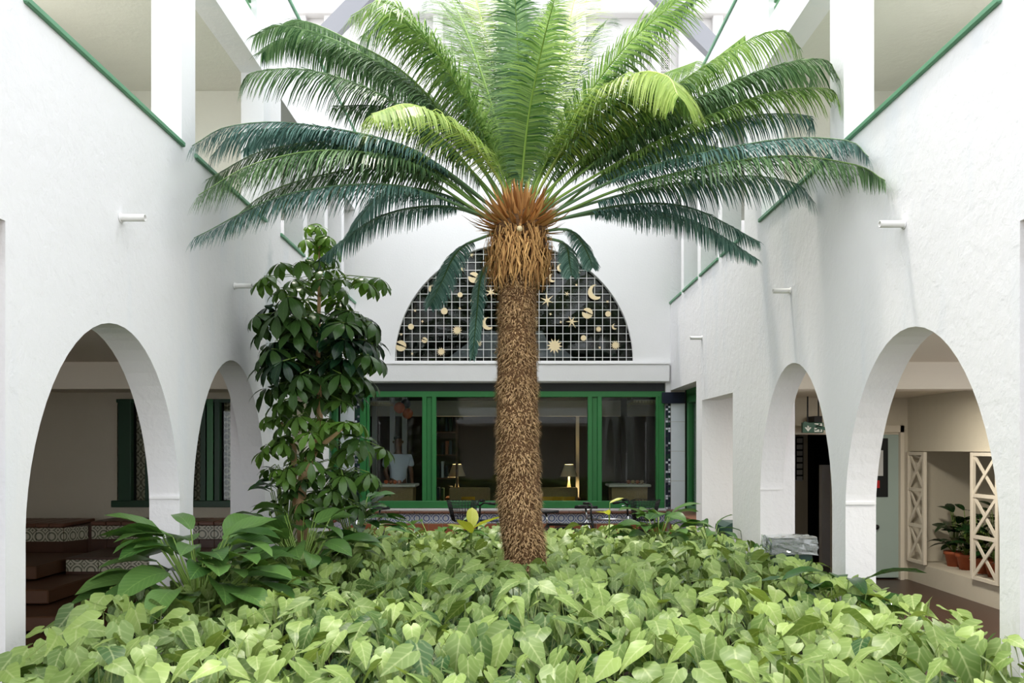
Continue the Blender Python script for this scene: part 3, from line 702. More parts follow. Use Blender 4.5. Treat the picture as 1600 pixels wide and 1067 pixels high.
def bedz(x, y): return .885 + .035 * math.sin(x * 2.1 + 1) * math.sin(y * 1.7) + .03 * math.sin(x * 5.3 + y * 3.1) - max(0, y - 6) * .032 - .05 * max(0, abs(x) - 1.9) / .4
VAR = [(syn_leaf(.15 + .14 * k, .12 + .12 * (k % 3))) for k in range(4)]
leaves = []
def scatter(step, z0, z1, jit):
    y = 2.65
    while y < 9.3:
        st = step * (1 + .05 * (y - 3) / 3)
        x = -2.42
        while x < 2.42:
            xx, yy = x + U(-jit, jit), y + U(-jit, jit)
            if not ((xx - .08) ** 2 + (yy - 6.2) ** 2 < .035) and abs(xx) < 2.4:
                lim = 2.28
                inarch = any(a + .08 < yy < b - .08 for a, b in ARCH[2:])
                if abs(xx) < (2.45 if inarch else 2.22):
                    leaves.append((xx, yy, bedz(xx, yy) + U(z0, z1)))
            x += st
        y += st
scatter(.098, -.07, .07, .055); scatter(.14, -.19, -.08, .06); scatter(.2, -.32, -.2, .08)
MESHV = {}
def leaf_params(x, y):
    az = -PI / 2 + random.gauss(0, 1.15); pit = -U(.0, .95)
    d = Vector((math.cos(az) * math.cos(pit), math.sin(az) * math.cos(pit), math.sin(pit)))
    return frame(Vector((x, y, 0)), d, roll=random.gauss(0, .45)), U(.105, .185)
leaves.sort(key=lambda p: p[1])
tops = [l for l in leaves if abs(l[0]) < .62 * l[1] and 3.2 < l[1] and l[2] > bedz(l[0], l[1]) - .05]
ind = set(tops[:290])
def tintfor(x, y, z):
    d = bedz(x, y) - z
    t = .55 + random.gauss(0, .2) - max(0, d) * 2.6  # lower leaves tinted darker, standing in for shade between leaves
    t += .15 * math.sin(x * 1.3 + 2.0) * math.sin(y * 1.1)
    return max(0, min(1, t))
stuff = MB()
base_vs = VAR
def leafmesh(k, tb):
    key = (k, tb)
    if key not in MESHV:
        m = MB(); v, f, u = VAR[k]; m.add(v, f, u, tb / 6, True)
        m.add([(-.012, 0, -.005), (.012, 0, -.005), (.01, -.12, -.35), (-.01, -.12, -.35), (.01, -.1, -1.3), (-.01, -.1, -1.3)], [(0, 1, 2, 3), (3, 2, 4, 5)], None, tb / 6, True)
        MESHV[key] = m.mesh('leaf', M_syn)
    return MESHV[key]
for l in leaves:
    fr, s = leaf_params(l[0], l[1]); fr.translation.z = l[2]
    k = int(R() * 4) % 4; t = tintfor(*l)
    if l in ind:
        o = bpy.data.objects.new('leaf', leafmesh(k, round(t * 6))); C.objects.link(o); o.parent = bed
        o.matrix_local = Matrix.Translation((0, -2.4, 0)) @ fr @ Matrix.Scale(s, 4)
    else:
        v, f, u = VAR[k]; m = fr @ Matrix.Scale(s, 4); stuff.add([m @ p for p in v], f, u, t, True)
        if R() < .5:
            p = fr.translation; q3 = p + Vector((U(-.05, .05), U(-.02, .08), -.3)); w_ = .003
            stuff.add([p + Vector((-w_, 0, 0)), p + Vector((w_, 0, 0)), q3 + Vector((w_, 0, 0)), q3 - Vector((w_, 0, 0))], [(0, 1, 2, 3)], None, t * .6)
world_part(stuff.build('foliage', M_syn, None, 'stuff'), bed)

# ------------------------------------------------------------------ broad-leaved clumps in the bed
def clump(name, label, cx, cy, z0, n, spread, top, L, wid, m, group=None, tints=(.2, .9), el=(.1, 1.1), bend=(.5, 1.1), azr=None, cat='plant', xlim=2.27, stemr=.006):
    t = thing(name, label, cat, (cx, cy, z0), 0, group)
    st = MB()
    for k in range(n):
        az = U(*azr) if azr else 2 * PI * k / n + U(-.35, .35); e = U(*el); r = spread * math.cos(e) * U(.5, 1); h = (top - z0) * (.58 + .42 * math.sin(e)) * U(.85, 1.05)
        l = L * U(.75, 1.1)
        p = Vector((math.cos(az) * r, math.sin(az) * r, max(.05, h - l * .2)))
        w_ = cx + p.x + math.cos(az) * l * .8
        if abs(w_) > xlim:
            p.x -= math.copysign(abs(w_) - xlim, w_)
        root = Vector((p.x * .12, p.y * .12, 0))
        mid = (root + p) / 2 + Vector((0, 0, h * .15)); mid.x -= p.x * .2; mid.y -= p.y * .2
        st.tube([root, mid, p], [stemr * 1.3, stemr, stemr * .7], 5)
        v, f, u = long_leaf(wid * U(.85, 1.1), U(*bend), .25, 6, .012)
        q = MB(); d = Vector((math.cos(az), math.sin(az), U(.1, .9) * math.sin(e) + .1))
        fr = frame(p, d, roll=U(-.5, .5)) @ Matrix.Scale(l, 4); q.add([fr @ a for a in v], f, u, U(*tints), True)
        q.build('leaf', m, t)
    st.build('stalks', M_stem, t, 'stuff'); return t
clump('peace_lily_clump', 'large clump of broad green ribbed leaves leaning out beside the near left pillar', -1.95, 4.95, .45, 66, .46, 1.32, .35, .26, M_big, tints=(.15, 1), el=(0, 1.15), xlim=2.95)
clump('peace_lily_clump', 'broad-leaved green clump right of the near left pillar, under the small tree', -1.62, 6.1, .45, 44, .42, 1.33, .35, .24, M_big, tints=(.0, .8), el=(.1, 1.2))
clump('broad_leaf_plant', 'dark broad-leaved clump at the foot of the small tree, right side', -1.5, 7.5, .45, 30, .38, 1.36, .34, .2, M_dkl, tints=(.2, 1), el=(.2, 1.2))
clump('broad_leaf_plant', 'broad-leaved clump at the back of the bed in front of the right bicycle', 1.52, 8.3, .45, 26, .34, 1.16, .34, .24, M_big, tints=(0, .7), el=(.2, 1.1))
clump('broad_leaf_plant', 'drooping broad-leaved plant in front of the dark green bin', 2.0, 8.0, .45, 12, .2, 1.10, .26, .18, M_big, tints=(0, .6), el=(.3, 1.1))
clump('broad_leaf_plant', 'dark leathery plant at the foot of the near right pillar', 2.1, 5.05, .45, 16, .26, 1.13, .38, .15, M_dkl, tints=(.3, 1), el=(.1, .8), xlim=2.85)
clump('striped_leaf_plant', 'dark narrow-leaved plant below the small tree next to the left arches', -2.0, 7.0, .45, 44, .22, 1.55, .2, .17, M_dkl, tints=(.1, .9), el=(.2, 1.4))
clump('leafy_shoot', 'upright yellow-green leaves standing left of the palm trunk', -.36, 6.9, .5, 4, .08, 1.10, .28, .24, M_yel, el=(1.2, 1.5), bend=(.1, .3))
clump('broad_leaf_plant', 'low broad green leaves at the back of the bed left of the palm trunk', -.8, 8.2, .45, 22, .5, 1.1, .26, .2, M_big, tints=(.1, .8), el=(.1, .9))
clump('leafy_shoot', 'yellow shoot rising beside the right-hand bicycle', 1.02, 8.4, .5, 4, .05, 1.18, .16, .14, M_yel, el=(1.1, 1.5), bend=(.1, .4))

# ------------------------------------------------------------------ small umbrella tree
tx, ty = -1.62, 6.7
tree = thing('umbrella_tree', 'small umbrella tree with dark whorled leaves and a bent pale trunk at the left', 'tree', (tx, ty, .45))
def TP(px, py, Y=6.7): return P(px, py, Y) - Vector((tx, ty, .45))
tr = MB(); 
tr.tube([TP(474, 846), TP(470, 770), TP(476, 735), TP(492, 700), TP(500, 660), TP(497, 560), TP(499, 450), TP(499, 380)], [.05, .045, .042, .036, .026, .02, .014, .007], 10)
tr.tube([TP(474, 840), TP(458, 760, 6.8), TP(460, 700, 6.85), TP(440, 660, 6.9)], [.04, .03, .022, .01], 8)
tr.tube([TP(488, 706), TP(510, 690, 6.5), TP(535, 670, 6.4)], [.03, .02, .01], 8)
tr.build('trunk', M_bark, tree)
PALM = [palmate(8, 1, .2 + .15 * k) for k in range(4)]
PM = {}
def put_palmate(p, s, tint, az=None, tilt=.3):
    k = int(R() * 4) % 4; tb = max(0, min(6, round(tint * 6)))
    if (k, tb) not in PM:
        m = MB(); v, f, u = PALM[k]; m.add(v, f, u, tb / 6, True); PM[(k, tb)] = m.mesh('leaf', M_sch)
    o = bpy.data.objects.new('leaf', PM[(k, tb)]); C.objects.link(o); o.parent = tree
    d = Vector((math.cos(az), math.sin(az), 0)) if az is not None else Vector((1, 0, 0))
    n_ = (Vector((0, 0, 1)) + d * tilt).normalized()
    mt = n_.to_track_quat('Z', 'Y').to_matrix().to_4x4() @ Matrix.Rotation(U(0, 6.28), 4, 'Z'); mt.translation = p
    o.matrix_local = mt @ Matrix.Scale(s, 4)
pet = MB()
def tier(py, npet, reach, s, tint, cx=499, dz=.0, tilt=.4):
    c = TP(cx, py)
    for k in range(npet):
        az = 2 * PI * k / npet + U(-.3, .3); r = reach * (U(.75, 1.05) if k % 3 else U(.3, .7))
        e = c + Vector((math.cos(az) * r, math.sin(az) * r, dz + U(-.06, .08)))
        if e.x + tx < -2.12: e.x = -2.12 - tx + U(0, .05)
        m_ = (c + e) / 2 + Vector((0, 0, .06)); pet.tube([c, m_, e], .004, 4)
        put_palmate(e, s * U(.95, 1.25), tint + U(-.12, .12), az, tilt * U(.5, 1.6))
for row in [(372, 4, .09, .11, .95), (395, 6, .16, .12, .9), (425, 6, .16, .11, .55), (448, 15, .55, .15, .4), (465, 9, .36, .15, .3), (500, 15, .50, .19, .12), (518, 15, .54, .21, .1),
            (545, 15, .50, .21, .08), (570, 15, .50, .21, .1), (590, 13, .46, .20, .12), (612, 11, .42, .19, .15), (630, 8, .34, .17, .3)]: tier(*row, dz=.04)
for row in [(660, 7, .28, .15, .5, 490), (690, 5, .4, .14, .5, 480), (700, 8, .36, .16, .35, 545), (725, 5, .42, .15, .45, 490), (745, 9, .36, .15, .25, 530), (765, 9, .34, .15, .3, 505), (790, 8, .3, .15, .3, 520), (700, 5, .2, .14, .6, 435), (740, 5, .2, .14, .5, 440)]: tier(*row)
for a_ in ((535, 670, 6.4), (440, 660, 6.9)):
    for k in range(5):
        e = TP(*a_); az = k * 1.26; f_ = e + Vector((math.cos(az) * .14, math.sin(az) * .14, .05)); pet.tube([e, f_], .004, 4); put_palmate(f_, .15, .45, az, .4)
pet.build('leaf_stalks', M_stem, tree, 'stuff')

# ------------------------------------------------------------------ palm
PY = 6.2
pb = P(820, 905, PY); palm = thing('sago_palm', 'tall sago palm with shaggy brown trunk and wide feathery crown in the middle', 'palm', (pb.x, pb.y, .42))
def LP(v): return v - Vector((pb.x, pb.y, .42))
axis = [(830, 985), (822, 905), (820, 860), (812, 800), (809, 700), (808, 600), (808, 500), (810, 430), (812, 395), (812, 360), (812, 330)]
rads = [.165, .165, .16, .165, .163, .155, .142, .15, .2, .2, .13]
ax3 = [LP(P(a, b, PY)) for a, b in axis]
MB().tube(ax3, rads, 24).build('trunk', M_trunkb, palm)
def axat(t):
    s = t * (len(ax3) - 1); i = min(int(s), len(ax3) - 2); f = s - i
    return ax3[i].lerp(ax3[i + 1], f), rads[i] * (1 - f) + rads[i + 1] * f
br = MB(); fb = MB()
zlo, zhi = ax3[1].z, ax3[7].z
N_ = 16000
for i in range(N_):
    zt = zlo + (zhi - zlo) * i / N_
    for j in range(len(ax3) - 1):
        if ax3[j].z <= zt <= ax3[j + 1].z: break
    f = (zt - ax3[j].z) / (ax3[j + 1].z - ax3[j].z); c = ax3[j].lerp(ax3[j + 1], f); r = rads[j] * (1 - f) + rads[j + 1] * f
    an = i * 2.39996 + U(-.15, .15)
    if math.sin(an) > .45: continue
    rr = r * (1 + .05 * math.sin(zt * 22)); o = Vector((math.cos(an), math.sin(an), 0)); tdir = Vector((-o.y, o.x, 0))
    L_ = U(.018, .05); w_ = U(.003, .0065); p = c + o * (rr - .004)
    up = 1 if R() < .35 else -1
    d1_ = (o * U(.5, 1) + Vector((0, 0, up * U(.2, 1))) + tdir * U(-.6, .6)).normalized(); d2_ = (d1_ + Vector((0, 0, -U(0, 1.2))) + tdir * U(-.5, .5)).normalized()
    a = p; b = p + d1_ * L_ * .6; e = b + d2_ * L_ * .5; s = tdir * w_
    br.add([a - s, a + s, b + s * .8, b - s * .8, e], [(0, 1, 2, 3), (3, 2, 4)], None, max(0, min(1, random.gauss(.62, .25))))
br.build('trunk_scales', M_bristle, palm, 'stuff')
# loose hairy fibres at trunk edge
for k in range(900):
    zt = U(0, 1); c = ax3[7].lerp(ax3[9], zt); an = U(0, 2 * PI); o = Vector((math.cos(an), math.sin(an), 0)); td = Vector((-o.y, o.x, 0))
    r = .17 + .05 * math.sin(zt * PI); L_ = U(.10, .2); w_ = U(.003, .007)
    p0 = c + o * r * .85; p1 = p0 + o * U(.03, .09) + Vector((0, 0, U(-.02, .04))) + td * U(-.03, .03); p2 = p1 + Vector((0, 0, -L_ * .5)) + o * U(-.02, .03) + td * U(-.04, .04); p3 = p2 + Vector((0, 0, -L_ * .45)) - o * U(0, .04) + td * U(-.03, .03)
    t_ = max(0, min(1, random.gauss(.55, .25)))
    vs = []
    for p, ww in ((p0, 1), (p1, 1), (p2, .8), (p3, .2)): vs += [p - td * w_ * ww, p + td * w_ * ww]
    fb.add(vs, [(0, 1, 3, 2), (2, 3, 5, 4), (4, 5, 7, 6)], None, t_)
fb.build('dry_fibres', M_fibre, palm, 'stuff')
for k in range(260):
    zt = (k % 7) / 7; c = ax3[9].lerp(ax3[10], zt * .95) ; an = k * 2.39996 + U(-.1, .1); o = Vector((math.cos(an), math.sin(an), 0)); td = Vector((-o.y, o.x, 0))
    e = .15 + zt * 1.0 + U(-.15, .15); r = .24 - .13 * zt; L_ = U(.16, .30) * (1.1 - .3 * zt)
    d = (o * math.cos(e) + Vector((0, 0, math.sin(e)))).normalized(); p0 = c + o * r * .6; w_ = U(.008, .016)
    sc_ = MB(); vs = []; cu_ = U(-.4, 1.6); tw = td * U(-.05, .05)
    for q_, ww, lift in ((0, .8, 0), (.4, 1, .0), (.75, .7, .014), (1, .1, .04)):
        p = p0 + d * L_ * q_ + Vector((0, 0, lift * cu_)) + tw * q_ * q_; vs += [p - td * w_ * ww, p + d.cross(td) * -.006 * ww, p + td * w_ * ww]
    sc_.add(vs, [(i * 3 + j, i * 3 + j + 1, i * 3 + j + 4, i * 3 + j + 3) for i in range(3) for j in range(2)], None, U(0, 1), True)
    sc_.build('bud_scale', M_scale, palm)
sd = LP(P(812, 357, PY - .27)); q = MB().lathe([(.004, -.022), (.016, -.016), (.022, 0), (.017, .015), (.004, .021)], tuple(sd), 12); q.build('seed', M_gold, palm)

def catmull(pts, n):
    out = []; P_ = [pts[0] * 2 - pts[1]] + pts + [pts[-1] * 2 - pts[-2]]; m = len(pts) - 1
    for i in range(n + 1):
        s = i / n * m; k = min(int(s), m - 1); t = s - k; a, b, c, d = P_[k:k + 4]
        out.append(.5 * ((2 * b) + (c - a) * t + (2 * a - 5 * b + 4 * c - d) * t * t + (3 * b - a - 3 * c + d) * t ** 3))
    return out
def frond(pts, ytip, kind, ll=.27, ybase=PY, droop=1.0, tint=.5, blade=.26, dens=.0138, yp=1.4, splay=1.0):
    n = len(pts); w3 = []
    for i, (a, b) in enumerate(pts):
        t = i / (n - 1); Y = ybase + (ytip - ybase) * t ** yp
        w3.append(LP(P(a, b, Y)))
    h = w3[-1] - w3[0]; h.z = 0
    hx_ = h.normalized() if h.length > .05 else Vector((0, -1, 0))
    for q_ in w3:
        wx = max(-2.23, min(2.23, q_.x + pb.x)); q_.x = wx - pb.x
    base = LP(P(812, 362, PY)) + hx_ * .10 + Vector((0, 0, U(-.02, .06)))
    w3 = [base] + w3
    cv = catmull(w3, 60)
    # arc length param
    ac = [0]
    for i in range(60): ac.append(ac[-1] + (cv[i + 1] - cv[i]).length)
    Lt = ac[-1]
    def at(s):
        s = max(0, min(Lt * .9999, s)); lo, hi = 0, 60
        while hi - lo > 1:
            mid = (lo + hi) // 2
            if ac[mid] <= s: lo = mid
            else: hi = mid
        f = (s - ac[lo]) / max(1e-6, ac[lo + 1] - ac[lo]); return cv[lo].lerp(cv[lo + 1], f), (cv[lo + 1] - cv[lo]).normalized()
    S = hx_.cross(Vector((0, 0, 1))).normalized()
    rc = MB(); rc.tube([at(Lt * k / 24)[0] for k in range(25)], [.013 - .0105 * k / 24 for k in range(25)], 6)
    ob = rc.build('frond', M_rachis[kind], palm)
    lf = MB(); s = Lt * blade
    G = Vector((0, 0, -1))
    while s < Lt * .997:
        u = (s - Lt * blade) / (Lt * (1 - blade)); p, T = at(s)
        N__ = S.cross(T).normalized()
        if N__.z < 0 and abs(N__.z) > .3: N__ = -N__
        prof = min(1, .35 + 2.6 * u) * (1 - max(0, (u - .62) / .38) ** 1.6 * .62)
        for sd_ in (-1, 1):
            L_ = ll * 1.2 * prof * U(.88, 1.06); fwd = .35 + .7 * u + U(-.06, .06)
            d = (S * sd_ * splay + T * fwd + N__ * U(.05, .22)).normalized()
            k_ = droop * U(.75, 1.2)
            w_ = .0064 * U(.85, 1.15); q0 = p; vs = []
            wd = (T - d * T.dot(d)).normalized()
            pts_ = [q0]
            for j in range(3):
                d = (d + G * k_ * .42).normalized(); q0 = q0 + d * L_ / 3; pts_.append(q0)
            tt = max(0, min(1, tint + random.gauss(0, .24)))
            for j, (pp, ww) in enumerate(zip(pts_, (.8, 1, .75, .12))): vs += [pp - wd * w_ * ww, pp + wd * w_ * ww]
            lf.add(vs, [(0, 1, 3, 2), (2, 3, 5, 4), (4, 5, 7, 6)], None, tt)
        s += dens
    c = lf.build('leaflets', FR[kind], ob, 'stuff'); return ob
F = [ # left side, low to high
 ([(770, 345), (690, 322), (590, 340), (490, 412)], 6.6, 'teal', .19),
 ([(750, 335), (620, 290), (450, 303), (303, 372)], 5.25, 'teal', .25),
 ([(755, 335), (680, 300), (600, 300), (540, 372)], 6.6, 'teal', .22),
 ([(758, 330), (650, 258), (520, 235), (400, 255), (310, 305)], 5.2, 'dark', .34),
 ([(745, 330), (630, 262), (520, 270), (420, 300), (355, 350)], 5.7, 'dark', .30),
 ([(770, 325), (640, 232), (470, 194), (360, 197), (300, 228)], 5.3, 'teal', .27),
 ([(770, 325), (660, 250), (560, 215), (430, 205), (365, 235)], 6.6, 'teal', .2),
 ([(775, 310), (640, 175), (500, 113), (400, 112), (376, 135)], 5.7, 'dark', .28),
 ([(778, 300), (670, 160), (560, 80), (450, 40), (398, 55)], 6.3, 'dark', .30),
 ([(780, 300), (650, 130), (540, 60), (470, 32), (445, 50)], 6.9, 'dark', .26),
 ([(790, 300), (735, 220), (650, 165), (580, 178)], 4.9, 'young', .33),
 ([(785, 290), (735, 170), (660, 50), (600, 2), (548, 25)], 5.6, 'mid', .36),
 ([(790, 290), (750, 190), (690, 90), (610, 20)], 5.9, 'mid', .36),
 ([(795, 290), (770, 170), (725, 40), (690, -30)], 6.9, 'mid', .36),
 ([(798, 290), (785, 170), (755, 40), (725, -60)], 7.3, 'young', .34),
 # centre
 ([(806, 290), (806, 170), (800, 40), (790, -60)], 7.2, 'mid', .34),
 ([(815, 290), (826, 180), (848, 70), (866, 0)], 5.3, 'mid', .27),
 ([(806, 290), (800, 200), (786, 110), (778, 40)], 6.9, 'dark', .26),  # short fronds in the dark colour, painting shade between the centre ones
 ([(822, 290), (850, 200), (880, 110), (905, 60)], 7.0, 'dark', .26),
 ([(795, 290), (762, 210), (718, 140), (680, 100)], 7.0, 'dark', .28),
 ([(812, 290), (812, 160), (806, 20), (800, -50)], 5.7, 'dark', .24),
 # right side, high to low
 ([(825, 290), (850, 170), (890, 30), (910, -60)], 7.2, 'young', .34),
 ([(832, 290), (885, 170), (925, 60), (950, 30)], 7.0, 'dark', .24),
 ([(835, 292), (890, 190), (980, 70), (1090, -25)], 5.7, 'mid', .38),
 ([(838, 292), (900, 180), (1000, 50), (1080, -60)], 6.5, 'mid', .36),
 ([(838, 305), (900, 200), (985, 120), (1040, 118), (1060, 150)], 4.9, 'young', .40),
 ([(850, 305), (960, 205), (1080, 120), (1165, 55)], 6.5, 'mid', .27),
 ([(850, 305), (980, 190), (1130, 85), (1215, 48), (1250, 75)], 5.8, 'mid', .31),
 ([(858, 312), (1000, 205), (1170, 118), (1280, 92), (1312, 125)], 5.4, 'dark', .30),
 ([(860, 318), (1010, 230), (1180, 152), (1290, 138), (1312, 165)], 5.4, 'mid', .26),
 ([(862, 322), (1010, 240), (1150, 185), (1260, 180), (1290, 205)], 6.0, 'teal', .24),
 ([(868, 330), (1000, 265), (1200, 220), (1320, 219), (1357, 245)], 4.9, 'teal', .24),
 ([(872, 335), (1000, 285), (1200, 245), (1330, 256), (1383, 282)], 4.75, 'dark', .29),
 ([(872, 335), (1010, 295), (1150, 275), (1240, 285), (1292, 315)], 5.9, 'teal', .27),
 ([(876, 342), (980, 320), (1080, 325), (1187, 378)], 6.4, 'teal', .2),
 # fill behind
 ([(870, 330), (960, 262), (1060, 225), (1190, 240)], 7.6, 'dark', .26),
 ([(755, 325), (690, 262), (620, 225), (540, 235)], 7.4, 'dark', .26),
 ([(860, 300), (920, 210), (1010, 130), (1090, 95)], 7.7, 'mid', .28),
 ([(775, 300), (720, 210), (640, 120), (580, 80)], 7.6, 'dark', .3),
 ([(860, 315), (940, 235), (1040, 170), (1150, 150)], 6.9, 'dark', .3),
 ([(850, 300), (915, 205), (1000, 140), (1080, 130)], 5.8, 'dark', .28),
 ([(770, 315), (700, 225), (610, 170), (520, 165)], 6.2, 'dark', .28),
 ([(752, 372), (715, 392), (690, 440), (672, 478)], 7.3, 'teal', .16),
 ([(775, 395), (752, 430), (745, 490), (738, 560)], 7.4, 'teal', .10),
 ([(880, 358), (905, 372), (920, 400), (926, 418)], 7.2, 'teal', .11),
 ([(868, 375), (885, 385), (890, 410), (893, 430)], 7.4, 'teal', .12),
]
F2 = []
for i in (3, 5, 8, 11, 13, 16, 20, 23, 25, 28, 34, 38):
    pts, yt, kd, ll = F[i]; n_ = len(pts); ox, oy = U(-28, 28), U(14, 40) * (1 if i % 3 else -1)
    F2.append(([(a + ox * (k / n_), b + oy * (k / n_)) for k, (a, b) in enumerate(pts)], yt + U(.4, .9), {'young': 'mid', 'mid': 'dark'}.get(kd, kd), ll * .95))
for f in F + F2:
    pts, yt, kd, ll = f
    up = pts[-1][1] < 60 and 600 < pts[-1][0] < 1100
    frond(pts, yt, kd, ll, droop=(.8 if up else 1.2), tint=.5, blade=(.2 if up else .25))

# ------------------------------------------------------------------ drain pipes
def pipe(sg, y, z, label):
    t = thing('drain_pipe', label, 'pipe', (sg * 2.3, y, z))
    q = MB(); n = 16; L_ = .145; vs = []
    for x, r in ((.02, .021), (-L_, .021), (-L_, .016), (.0, .016)):
        for k in range(n): a = 2 * PI * k / n; vs.append((sg * x, math.cos(a) * r, math.sin(a) * r))
    q.add(vs, [(i * n + k, i * n + (k + 1) % n, (i + 1) * n + (k + 1) % n, (i + 1) * n + k) for i in range(3) for k in range(n)] + [tuple(3 * n + k for k in range(n))], smooth=True)
    q.build('spout', M_pipe, t)
    q = MB().lathe([(.022, 0), (.03, 0), (.028, .006), (.022, .006)], (0, 0, 0), 16); o = q.build('collar', M_plain, t)
    o.rotation_euler = (0, -sg * PI / 2, 0); o.location = (sg * .0 - sg * .001, 0, 0)
pipe(-1, 4.67, EYE + 1.35, 'white drain spout on the left wall, the near one above the big arch')
pipe(-1, 6.58, EYE + 1.34, 'white drain spout on the left wall beside the small tree')
pipe(1, 4.675, EYE + 1.315, 'white drain spout on the right wall, the near one above the big arch')
pipe(1, 6.59, EYE + 1.30, 'white drain spout on the right wall, the middle of three')
pipe(1, 9.67, EYE + 1.337, 'white drain spout on the right wall, farthest one near the half-round window')

# ------------------------------------------------------------------ bicycles, bin, wrapped planter
def wheel(r=.32):
    t = MB(); n = 28; t.tube([(math.cos(2 * PI * k / n) * r, 0, math.sin(2 * PI * k / n) * r) for k in range(n + 1)], .018, 6, False)
    s = MB()
    for k in range(14):
        a = 2 * PI * k / 14; s.tube([(0, .02 * (-1) ** k, 0), (math.cos(a) * r, 0, math.sin(a) * r)], .0016, 3)
    s.tube([(0, -.04, 0), (0, .04, 0)], .02, 8); return t, s
def bicycle(label, X, Y, rz, frame_m, basket):
    t = thing('bicycle', label, 'bicycle', (X, Y, 0), rz, 'bicycles parked under the window' if 0 else None)
    for x in (-.5, .52):
        a, b = wheel(); w1 = a.build('wheel', M_rubber, t); w1.location = (x, 0, .34); b.build('spokes', M_chrome, w1)
    f = MB(); A = (-.5, 0, .34); B = (-.08, 0, .3); S_ = (-.2, 0, .78); H = (.36, 0, .84); H2 = (.39, 0, .68)
    for a, b in ((A, B), (A, S_), (B, S_), (B, H2), (S_, (.355, 0, .80)), (H, H2)): f.tube([a, b], .016, 8)
    f.build('frame', frame_m, t)
    f = MB(); f.tube([(.41, 0, .66), (.43, .05, .60), (.52, .05, .34)], .011, 6); f.tube([(.41, 0, .66), (.43, -.05, .60), (.52, -.05, .34)], .011, 6); f.build('fork', M_chrome, t)
    hb = MB().tube([(.355, 0, .84), (.345, 0, 1.0)], .013, 8).tube([(.28, -.28, 1.04), (.33, -.16, 1.04), (.36, -.06, 1.0), (.36, .06, 1.0), (.33, .16, 1.04), (.28, .28, 1.04)], .011, 8).build('handlebar', M_rubber, t)
    for s in (-1, 1): MB().tube([(.29, s * .25, 1.04), (.22, s * .31, 1.035)], .018, 8).build('grip', M_rubber, hb)
    MB().tube([(.36, -.12, 1.03), (.37, -.2, 1.0), (.33, -.26, .995)], .005, 5).build('brake_lever', M_chrome, hb)
    sd_ = MB(); sd_.tube([(-.2, 0, .76), (-.225, 0, .93)], .013, 8)
    sd_.build('seat_post', M_chrome, t)
    q = MB(); prof = [(-.36, .085), (-.30, .10), (-.22, .075), (-.12, .03), (-.06, .02)]; vs = []
    for x, w_ in prof: vs += [(x, -w_, .93), (x, -w_ * .7, .965), (x, w_ * .7, .965), (x, w_, .93)]
    q.add(vs, [(i * 4 + j, i * 4 + j + 1, i * 4 + j + 5, i * 4 + j + 4) for i in range(4) for j in range(3)] + [(0, 3, 2, 1), (16, 17, 18, 19)] + [(i * 4 + 3, i * 4, i * 4 + 4, i * 4 + 7) for i in range(4)], smooth=True); q.build('saddle', M_rubber, t)
    q = MB().lathe([(.08, -.004), (.08, .004)], (0, 0, 0), 18); o = q.build('chainring', M_chrome, t); o.location = (-.08, -.03, .3); o.rotation_euler = (PI / 2, 0, 0)
    for s in (-1, 1):
        MB().tube([(-.08, s * .05, .3), (-.08 + s * .12, s * .06, .3 - s * .11)], .01, 6).build('crank', M_chrome, t)
    if basket:
        q = MB(); z0, z1 = .80, 1.06; r0, r1 = (.45, .70, -.13, .13), (.42, .76, -.18, .18)
        def ringp(f_): a, b, c, d = [r0[i] + (r1[i] - r0[i]) * f_ for i in range(4)]; z = z0 + (z1 - z0) * f_; return [(a, c, z), (b, c, z), (b, d, z), (a, d, z), (a, c, z)]
        for k in range(7): q.tube(ringp(k / 6), .004, 4)
        lo, hi = ringp(0), ringp(1)
        for s in range(4):
            for k in range(9):
                u = k / 8; a = Vector(lo[s]).lerp(Vector(lo[s + 1]), u); b = Vector(hi[s]).lerp(Vector(hi[s + 1]), u); q.tube([a, b], .004, 4)
        q.box(.45, .70, -.13, .13, z0 - .006, z0); q.build('basket', M_rubber, t)
    return t
bicycle('dark bicycle parked at the left end of the tiled parapet, its handlebar over the leaves', PX(578, 10.3), 10.4, math.radians(250), M_chrome, False)
bicycle('bicycle with black basket half hidden by the palm trunk, on its left side', PX(790, 10.5), 10.55, math.radians(195), M_bikeblue, True)
bicycle('dark bicycle leaning low between the palm trunk and the basket bicycle', PX(880, 10.1), 10.05, math.radians(-12), M_rubber, False)
bicycle('silver bicycle with raised black wire basket at the right end of the parapet', PX(945, 10.4), 10.75, math.radians(-20), M_chrome, True)

bn = thing('waste_bin', 'dark green plastic bin with rounded lid beside the right passage', 'bin', (2.55, 8.95, 0))
q = MB(); prof = [(.0, .15), (.78, .19)]
q.prism([(-.19, .0), (.19, .0), (.21, .82), (-.21, .82)], 'Y', -.19, .19); q.build('bin_body', M_bin, bn)
q = MB(); vs = []
q.prism([(-.225, .82), (.225, .82), (.215, .88), (.15, .925), (-.15, .925), (-.215, .88)], 'Y', -.205, .205); q.build('lid', M_bin, bn)
MB().box(-.1, .1, -.225, -.20, .84, .87, .006).build('lid_handle', M_rubber, bn)

